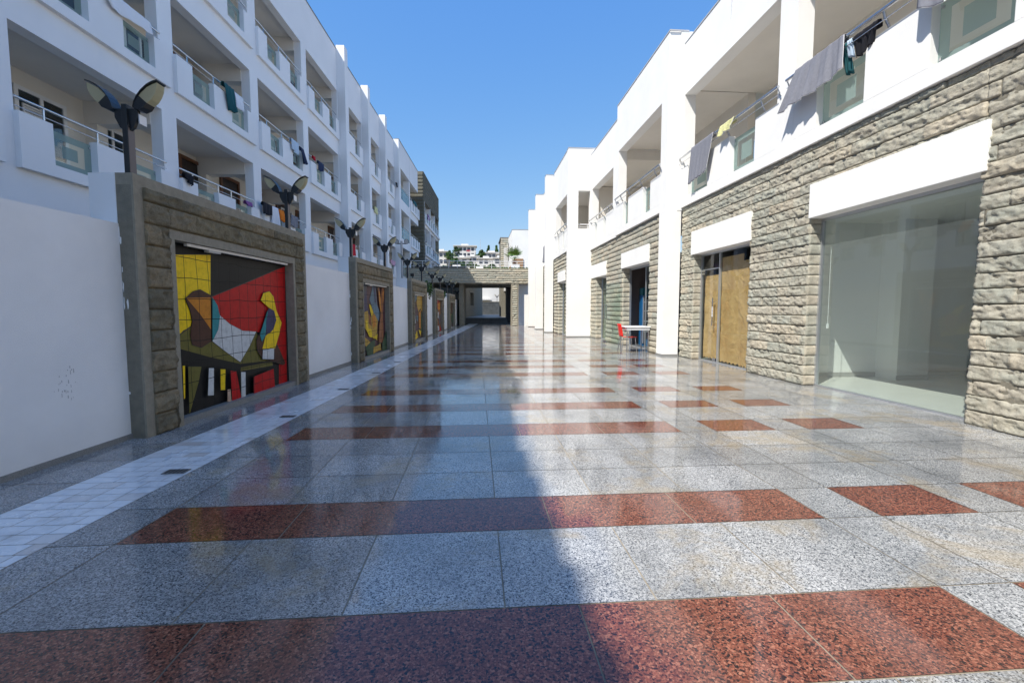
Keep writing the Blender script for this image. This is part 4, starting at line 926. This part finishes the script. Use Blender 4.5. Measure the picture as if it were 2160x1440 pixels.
cloth("trousers", "black clothes hanging inside the railing beside the large grey towel", "clothes", [(5.38, 6.38, 5.14), (5.38, 5.98, 5.14), (5.46, 6.40, 4.86), (5.44, 6.1, 4.92)], "cloth_black", 14, .02, 3, TG, out=(-1, 0, 0))
cloth("swimsuit", "white and blue swimsuit hanging between the large grey towel and the black clothes", "clothes", [(5.38, 6.48, 5.14), (5.38, 6.40, 5.14), (5.44, 6.50, 4.94), (5.44, 6.38, 4.90)], "cloth_lace", 8, .02, 2, TG, out=(-1, 0, 0))
cloth("shorts", "teal shorts hanging behind the frosted glass beside the large grey towel", "clothes", [(5.40, 6.62, 5.14), (5.40, 6.46, 5.14), (5.50, 6.6, 4.74), (5.50, 6.46, 4.72)], "cloth_teal", 8, .02, 2, TG, out=(-1, 0, 0))
cloth("towel", "dark grey towel hanging high on the far white pillars", "towel", [(3.93, 26.9, 4.9), (3.93, 26.0, 4.9), (3.9, 26.9, 4.0), (3.93, 26.2, 3.9)], "towel_grey", 14, .03, 2, TG, out=(-1, 0, 0))

# ================================================================ BRIDGE, STEPS AND WHAT LIES BEYOND
BR = thing("footbridge", "stone-clad footbridge crossing the far end of the street", "bridge", (0, 0, 0))
b = MB(); b.box(-6.2, 4.1, 34.03, 41.6, 3.13, 4.18, "concrete"); b.box(-6.2, 4.1, 33.97, 34.25, 4.18, 4.235, "concrete_light"); b.box(-1.3, 4.1, 33.96, 34.03, 3.12, 3.2, "concrete_light"); b.build("deck", BR)
stone_mesh("stone_cladding", [(-6.0, 4.0, 3.2, 4.18)], lambda u, z, d: (u, 34.02-d, z), "rock_beige", rh=.165, cell=.06, amp=.05, seed=31, parent=BR)
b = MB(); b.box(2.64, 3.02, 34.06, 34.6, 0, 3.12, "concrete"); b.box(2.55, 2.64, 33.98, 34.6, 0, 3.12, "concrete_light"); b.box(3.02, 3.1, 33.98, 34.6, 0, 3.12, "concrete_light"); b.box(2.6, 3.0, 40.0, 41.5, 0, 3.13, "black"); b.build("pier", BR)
stone_mesh("stone_cladding", [(2.64, 3.02, 0, 3.12)], lambda u, z, d: (u, 34.05-d, z), "rock_beige", rh=.165, cell=.06, amp=.05, seed=32, parent=BR)
b = MB(); b.box(-1.32, -.98, 34.4, 41.5, 0, 3.13, "concrete"); b.build("pier", BR)
MB().box(3.1, 4.2, 35.6, 35.8, 0, 3.13, "white_wall_paint").build("recess_wall", BR)
r = MB(); r.tube([(-6.0, 34.1, 4.76), (4.0, 34.1, 4.76)], .022, "white_plastic"); r.tube([(-6.0, 34.1, 4.58), (4.0, 34.1, 4.58)], .011, "white_plastic"); r.tube([(-6.0, 34.1, 4.38), (4.0, 34.1, 4.38)], .011, "white_plastic")
x = -5.85
while x < 4: r.tube([(x, 34.1, 4.23), (x, 34.1, 4.76)], .018, "white_plastic"); x += .632
r.build("railing", BR)
for x in (.25, 1.85): MB().tube([(x, 36.5, 3.13), (x, 36.5, 3.09)], .16, "lamp_black", 14).build("downlight", BR)
b = MB()
for k in range(4): b.box(-1.0, 2.6, 38.6+.35*k, 42, .115*k, .115*(k+1), "step_stone")
tag(b.build("steps"), kind='structure')
tag(MB().box(-4, 6, 40.05, 62, .40, .455, "plinth_granite").build("upper_terrace"), kind='structure')
t = thing("retaining_wall", "shaded concrete wall closing the terrace beyond the underpass", "wall", (0, 0, 0)); MB().box(.4, 4, 61.8, 62, .455, 2.15, "step_stone").box(.3, 4, 61.75, 62.05, 2.15, 2.2, "concrete_light").build("wall", t)  # dark stone colour holds the shade that falls on this wall
t = thing("white_house", "sunlit white building seen through the underpass", "building", (0, 0, 0))
b = MB(); b.box(-4, 3.2, 66, 72, 0, 4.9, "hill_house"); b.build("wall", t); MB().box(.2, 2.0, 64.6, 66, 2.45, 2.62, "hill_house").build("canopy", t)
t = thing("stone_house", "shaded stone-block building with a square window seen through the left of the underpass", "building", frame(-1.05, 43, R(7)))
b = MB(); b.box(-3, 0, 0, 3.0, .4, 5.2, "concrete").box(-3, .0, 3.0, 5.6, .4, 1.6, "concrete").box(-3, 0, 3.0, 5.6, 2.9, 5.2, "concrete").box(-3, .0, 5.6, 14.3, .4, 5.2, "concrete").box(-3, -.6, 3.0, 5.6, 1.6, 2.9, "black"); b.build("wall", t)
b = MB(); b.box(-.02, .04, 2.8, 3.0, 1.5, 3.0, "concrete_light").box(-.02, .04, 5.6, 5.8, 1.5, 3.0, "concrete_light").box(-.02, .04, 3.0, 5.6, 2.9, 3.0, "concrete_light"); b.build("window_frame", t)
t = thing("stone_pier_house", "thin sunlit stone wall end right of the underpass view", "wall", (0, 0, 0)); stone_mesh("stone_cladding", [(3.05, 3.9, .3, 3.9)], lambda u, z, d: (u, 58-d, z), "rock_beige", rh=.2, cell=.1, amp=.05, seed=41, parent=t)
# terrace buildings at the right end
t = thing("stone_tower_house", "sunlit stone tower rising behind the palm", "building", (0, 0, 0))
b = MB(); b.box(2.45, 7, 46.03, 50, 0, 8.25, "concrete"); b.box(2.35, 7, 45.97, 50, 8.25, 8.36, "roof_edge"); b.build("wall", t)
stone_mesh("stone_cladding", [(2.42, 7, 3.5, 8.25)], lambda u, z, d: (u, 46.02-d, z), "rock_beige", rh=.2, cell=.09, amp=.05, seed=42, parent=t)
t = thing("terrace_house", "white house wing with a brown panel behind the palm", "building", (0, 0, 0))
b = MB(); b.box(3.1, 7, 44.2, 46, 3.0, 7.6, "hill_house"); b.build("wall", t); MB().box(2.7, 3.099, 45.0, 46, 3.0, 7.2, "hill_house").build("wing", t); MB().box(3.2, 4.05, 39.9, 39.98, 4.3, 5.6, "brown_panel").build("panel", t)
# palm on the terrace
def frond(b, base, yaw, pitch, L_, mat, droop, nleaf=22, wid=.5, r_=rnd):
    d = Vector((math.cos(yaw)*math.cos(pitch), math.sin(yaw)*math.cos(pitch), math.sin(pitch))); p = Vector(base); pts = [p.copy()]
    st = .6*L_
    for i in range(4): p = p+d*(st/4); d.z -= droop*.08; d.normalize(); pts.append(p.copy())
    b.tube(pts, .014, mat, 4, r2=.008)
    s = d.cross(Vector((0, 0, 1))); s = s.normalized() if s.length > .01 else Vector((1, 0, 0)); u = s.cross(d)
    for k in range(nleaf):   # fan palm blades
        a = (k/(nleaf-1)-.5)*2.7; dr = (d*math.cos(a)+s*math.sin(a)).normalized(); ll = L_*wid*(1-.25*abs(a)/1.35)*r_.uniform(.85, 1.1)
        m_ = p+dr*ll*.6+u*r_.uniform(-.03, .04); e = p+dr*ll+Vector((0, 0, -droop*.18*ll))+u*r_.uniform(-.05, .05); wv = dr.cross(u)*.026
        b.add([p-wv*.4, m_-wv, e, m_+wv, p+wv*.4], [(0, 1, 2, 3, 4)], mat)
t = thing("palm_tree", "small fan palm in a planter behind the bridge railing", "palm", (3.05, 37.5, 4.2))
b = MB(); b.tube([(0, 0, 0), (.02, 0, .5), (0, 0, 1.0)], .17, "trunk_brown", 10, r2=.11)
for k in range(60):
    a = rnd.random()*6.28; z = rnd.uniform(.1, 1.0); b.tube([(math.cos(a)*.12, math.sin(a)*.12, z), (math.cos(a)*.24, math.sin(a)*.24, z+.09)], .03, "trunk_brown", 4, r2=.008)
b.build("trunk", t)
b = MB()
for k in range(13):
    pt = rnd.uniform(.45, 1.5); frond(b, (0, 0, 1.0), k*2.4, pt, rnd.uniform(.75, 1.0), "leaf_palm", .25, 13, wid=.85)
b.build("crown", t)
b = MB()
for k in range(9): frond(b, (0, 0, .85), k*2.1, rnd.uniform(-.9, -.2), rnd.uniform(.7, .95), "leaf_dry", 1.6, 14)
b.build("dead_frond", t)
t = thing("planter", "white sign board and terracotta planter below the palm", "planter", (3.05, 36.4, 4.2)); MB().box(-.35, .35, -.05, .05, .22, .55, "white_plastic").build("sign_board", t); MB().box(-.25, .25, .05, .5, 0, .22, "leaf_dry").build("pot", t)
def leafclump(b, c, rx, ry, rz, n, mats, size, r_=rnd, shell=.55):
    for k in range(n):
        v = Vector((r_.gauss(0, 1), r_.gauss(0, 1), r_.gauss(0, 1))).normalized()*(shell+(1-shell)*r_.random())
        p = Vector((c[0]+v.x*rx, c[1]+v.y*ry, c[2]+v.z*rz)); a = Vector((r_.gauss(0, 1), r_.gauss(0, 1), r_.gauss(0, 1))).normalized(); t_ = a.orthogonal().normalized()*size*r_.uniform(.6, 1.3); s = a.cross(t_).normalized()*size*.5
        b.add([p-t_, p+s, p+t_, p-s], [(0, 1, 2, 3)], mats[k % len(mats)])
for k, (xa, xb, lb) in enumerate([(1.3, 2.3, "low green hedge behind the bridge railing, left part"), (2.35, 3.9, "low green hedge behind the bridge railing, below the palm")]):
    b = MB()
    for q in range(9): leafclump(b, (xa+(xb-xa)*q/8, 35.3+.1*(q % 2), 4.32), .17, .2, .15, 60, ["leaf_green", "leaf_green", "leaf_dark"], .045)
    tag(b.build("hedge"), lb, "hedge", "hedges on the bridge terrace")
# shrubs behind the far frames
for k, (x, y_, z) in enumerate([(-2.5, 22.0, 2.0), (-2.25, 27.2, 1.9), (-2.1, 32.6, 1.7), (-1.85, 33.4, 1.5)]):
    b = MB(); b.tube([(x, y_, 0), (x, y_, z)], .04, "trunk_brown", 6)
    for q in range(7): leafclump(b, (x+rnd.uniform(-.25, .25), y_+rnd.uniform(-.4, .4), z+rnd.uniform(-.1, .35)), .25, .35, .25, 90, ["leaf_dark", "leaf_dark", "leaf_green"], .06)
    tag(b.build("shrub"), ["dark shrub growing behind the white wall after the third mural frame", "dark shrub growing behind the white wall after the fourth mural frame", "dark shrub growing just before the bridge behind the fifth mural frame", "dark shrub tucked under the bridge edge behind the wall"][k], "shrub", "shrubs behind the left wall")
# spiky plant peeking at the left edge
b = MB(); frond(b, (0, 0, 0), .3, .9, .55, "leaf_dark", .5); frond(b, (0, 0, 0), -1.2, .7, .5, "leaf_dark", .7); frond(b, (0, 0, 0), 2.2, 1.1, .5, "leaf_dark", .5); b.tube([(0, 0, -2.2), (0, 0, 0)], .05, "trunk_brown", 8)
tag(b.build("spiky_plant", None, Matrix.Translation((-4.72, 3.9, 2.18))), "dark spiky plant tip showing over the wall at the left edge", "plant")

# ---------------------------------------------------------------- hillside with houses
def hz(x, y): return -3+max(0, (y-75))*.20*(1 if y < 160 else 1)-max(0, y-190)*.19+2.0*math.sin(x*.05+1)*min(1, max(0, (y-75)/60))-abs(x+2)*.02
vs = []; nx, ny = 70, 60
for j in range(ny+1):
    for i in range(nx+1):
        x = -260+520*i/nx; y_ = 66+ (900-66)*(j/ny)**2; vs.append((x, y_, hz(x, y_) if y_ > 75 else -3))
tag(MB().add(vs, [(j*(nx+1)+i, j*(nx+1)+i+1, (j+1)*(nx+1)+i+1, (j+1)*(nx+1)+i) for j in range(ny) for i in range(nx)], "hillside", True).build("hill"), kind='structure')
MB().box(-400, 400, -300, 900, -3.4, -3.2, "hillside").build("terrain").__setitem__('kind', 'structure')
def house(x, y_, z, w_, h, fl_, label, seed, flat=True):
    r_ = random.Random(seed); t = thing("hillside_house", label, "house", (x, y_, z), "white houses on the far hillside")
    b = MB(); b.box(-w_/2, w_/2, 0, 6, -3, h, "hill_house"); b.box(-w_/2-.3, w_/2-.6*r_.random()*w_*.3, -1.2, 0, -3, h*.5, "hill_house"); b.build("wall", t)
    b = MB(); b.box(-w_/2-.4, w_/2+.4, -.9, 6.2, h, h+.25, "hill_house"); b.box(-w_*.2, w_*.15, 1.5, 4, h+.25, h+1.1, "hill_house"); b.build("roof", t)
    n = max(2, int(w_/1.7))
    for f in range(fl_):
        for q in range(n):
            if r_.random() < .85:
                xa = -w_/2+.5+q*(w_-.8)/n; za = h-(f+1)*2.3+.5; yy = -.02 if za > h*.5 else -1.22
                MB().box(xa, xa+(w_-.8)/n*.68, yy-.04, yy, za, za+1.25, "hill_glass").build("window", t)
    return t
HS = [(-12.4, 165, 18.3, 5.2, 3.0, 2, "white flat-roofed villa at the left of the hill beside the apartment block"), (-4.5, 182, 21.2, 8.5, 4.4, 2, "large white villa at the crest of the hill with a dark awning"),
      (-5.0, 160, 16.0, 5.0, 2.6, 1, "glass-fronted white house below the crest villa"), (-1.4, 165, 16.4, 4.2, 3.2, 2, "narrow white house with two balconies below the crest villa"),
      (6.2, 185, 20.0, 8.0, 3.4, 2, "long white house under the mast on the hill"), (3.4, 158, 15.4, 6.0, 2.8, 1, "white house with arched openings in the middle of the hill"),
      (8.0, 156, 15.2, 4.6, 3.0, 1, "white house with purple flowers at the right of the hill"), (-6.0, 140, 11.6, 7.0, 1.8, 1, "low white terrace house lowest on the left of the hill"),
      (1.0, 138, 11.2, 6.0, 1.6, 1, "low white terrace house lowest in the middle of the hill"), (-15.5, 172, 18.0, 5.0, 3.6, 2, "white house half hidden behind the apartment block's far end"), (10.5, 178, 19.2, 5.0, 3.0, 1, "white stepped house partly hidden by the stone tower")]
for k, (x, y_, z, w_, h, f, lb) in enumerate(HS): house(x, y_, z, w_, h, f, lb, k)
TR = [(-9.2, 163, 17.8, 2.6, 3.4, 0, "broad green tree between the leftmost villa and the crest villa"), (-7.4, 158, 15.6, 2.6, 2.6, 0, "olive green tree below the broad tree on the hill"), (-7.6, 181, 22.0, 2.0, 3.0, 0, "dark round tree left of the crest villa"),
      (-.2, 172, 17.6, 2.4, 3.4, 0, "green tree right of the crest villa"), (2.0, 180, 20.6, 1.8, 3.2, 0, "brownish tree left of the long white house"), (5.2, 200, 23.6, 1.5, 4.6, 1, "pointed dark pine on the ridge above the long white house"),
      (8.4, 198, 23.0, 1.7, 5.0, 1, "taller pointed pine on the ridge at the right"), (10.0, 190, 21.2, 2.4, 3.6, 0, "dark green tree on the ridge next to the stone tower"), (5.0, 152, 14.0, 1.6, 1.8, 0, "small tree in front of the arched white house"),
      (-3.0, 145, 12.4, 2.0, 1.6, 0, "green bush below the glass-fronted house"), (6.4, 146, 12.4, 2.0, 1.4, 0, "green bush below the house with purple flowers"), (-10.5, 150, 13.2, 2.2, 1.8, 0, "bush on the bare slope at the left")]
for q, (x, y_) in enumerate([(-14.5, 158), (-13, 146), (-1.6, 150), (3.0, 164), (7.6, 166), (9.6, 160), (-8.6, 138), (-4.2, 150), (2.8, 146), (0.2, 143), (8.6, 141), (4.6, 138), (-11.5, 171), (1.2, 187), (-2.6, 190), (6.6, 194)]):
    TR.append((x, y_, hz(x, y_)-.2, 1.5+.5*(q % 3), 1.9+.4*(q % 4), 0, "%s on the hillside, %s" % (["rounded olive bush", "dark green bush", "low green tree"][q % 3], ["at the far left end", "left, below the villa", "between the glass-fronted house and the narrow house", "behind the arched white house", "below the long white house", "beside the stone tower", "lowest at the left", "under the glass-fronted house", "in front of the arched house", "above the lowest terrace", "lowest at the right", "lowest in the middle", "beside the leftmost villa", "on the crest beside the tall mast", "on the crest right of the crest villa", "on the crest below the pointed pine"][q])))
for k, (x, y_, z, rr, h, cone, lb) in enumerate(TR):
    t = thing("pine_tree" if cone else "tree", lb, "tree", (x, y_, z), "trees on the far hillside")
    MB().tube([(0, 0, -2), (0, 0, h*.6)], .22, "trunk_brown", 6, r2=.1).build("trunk", t); b = MB(); r_ = random.Random(k)
    for q in range(12):
        a = r_.random()*6.28; zz = h*(.25+.7*q/11); rad = rr*(1.05-q/11)*.7 if cone else rr*.62*math.sin(.6+2.1*q/11)
        leafclump(b, (math.cos(a)*rad*.8, math.sin(a)*rad*.8, zz), max(.45, rad*.75), max(.45, rad*.75), h*.16, 70, ["leaf_dark", "leaf_dark", "leaf_green"] if k % 3 else ["leaf_dark", "leaf_green"], .26, r_)
    b.build("crown", t)
b = MB(); leafclump(b, (-3.2, 178, 23.3), .9, .4, .4, 80, ["flower_red"], .18); tag(b.build("bougainvillea"), "red flowering shrub on the crest villa's terrace", "shrub")
b = MB(); leafclump(b, (8.6, 154.5, 16.0), 1.6, .4, .35, 90, ["cloth_purple", "cloth_pink"], .16); tag(b.build("bougainvillea"), "purple flowering shrub along the hill's right-hand white house", "shrub")
for (x, z0, z1, lb) in [(1.6, 22, 29.6, "tall lattice mast on the ridge"), (-8.6, 20, 26.2, "short thin mast on the ridge at the left")]:
    t = thing("radio_mast", lb, "mast", (x, 195, 0), "masts on the ridge"); b = MB(); q = .17 if x > 0 else .07
    for sx in (-q, q): b.tube([(sx, 0, z0), (sx*.5, 0, z1)], .035, "grey_trim", 4)
    zz = z0
    while zz < z1-.6: b.tube([(-q*.8, 0, zz), (q*.8, 0, zz+.5)], .02, "grey_trim", 3); zz += .5
    b.build("lattice", t); MB().tube([(0, 0, z1-.3), (0, 0, z1+1.0)], .04, "grey_trim", 4).build("antenna", t)
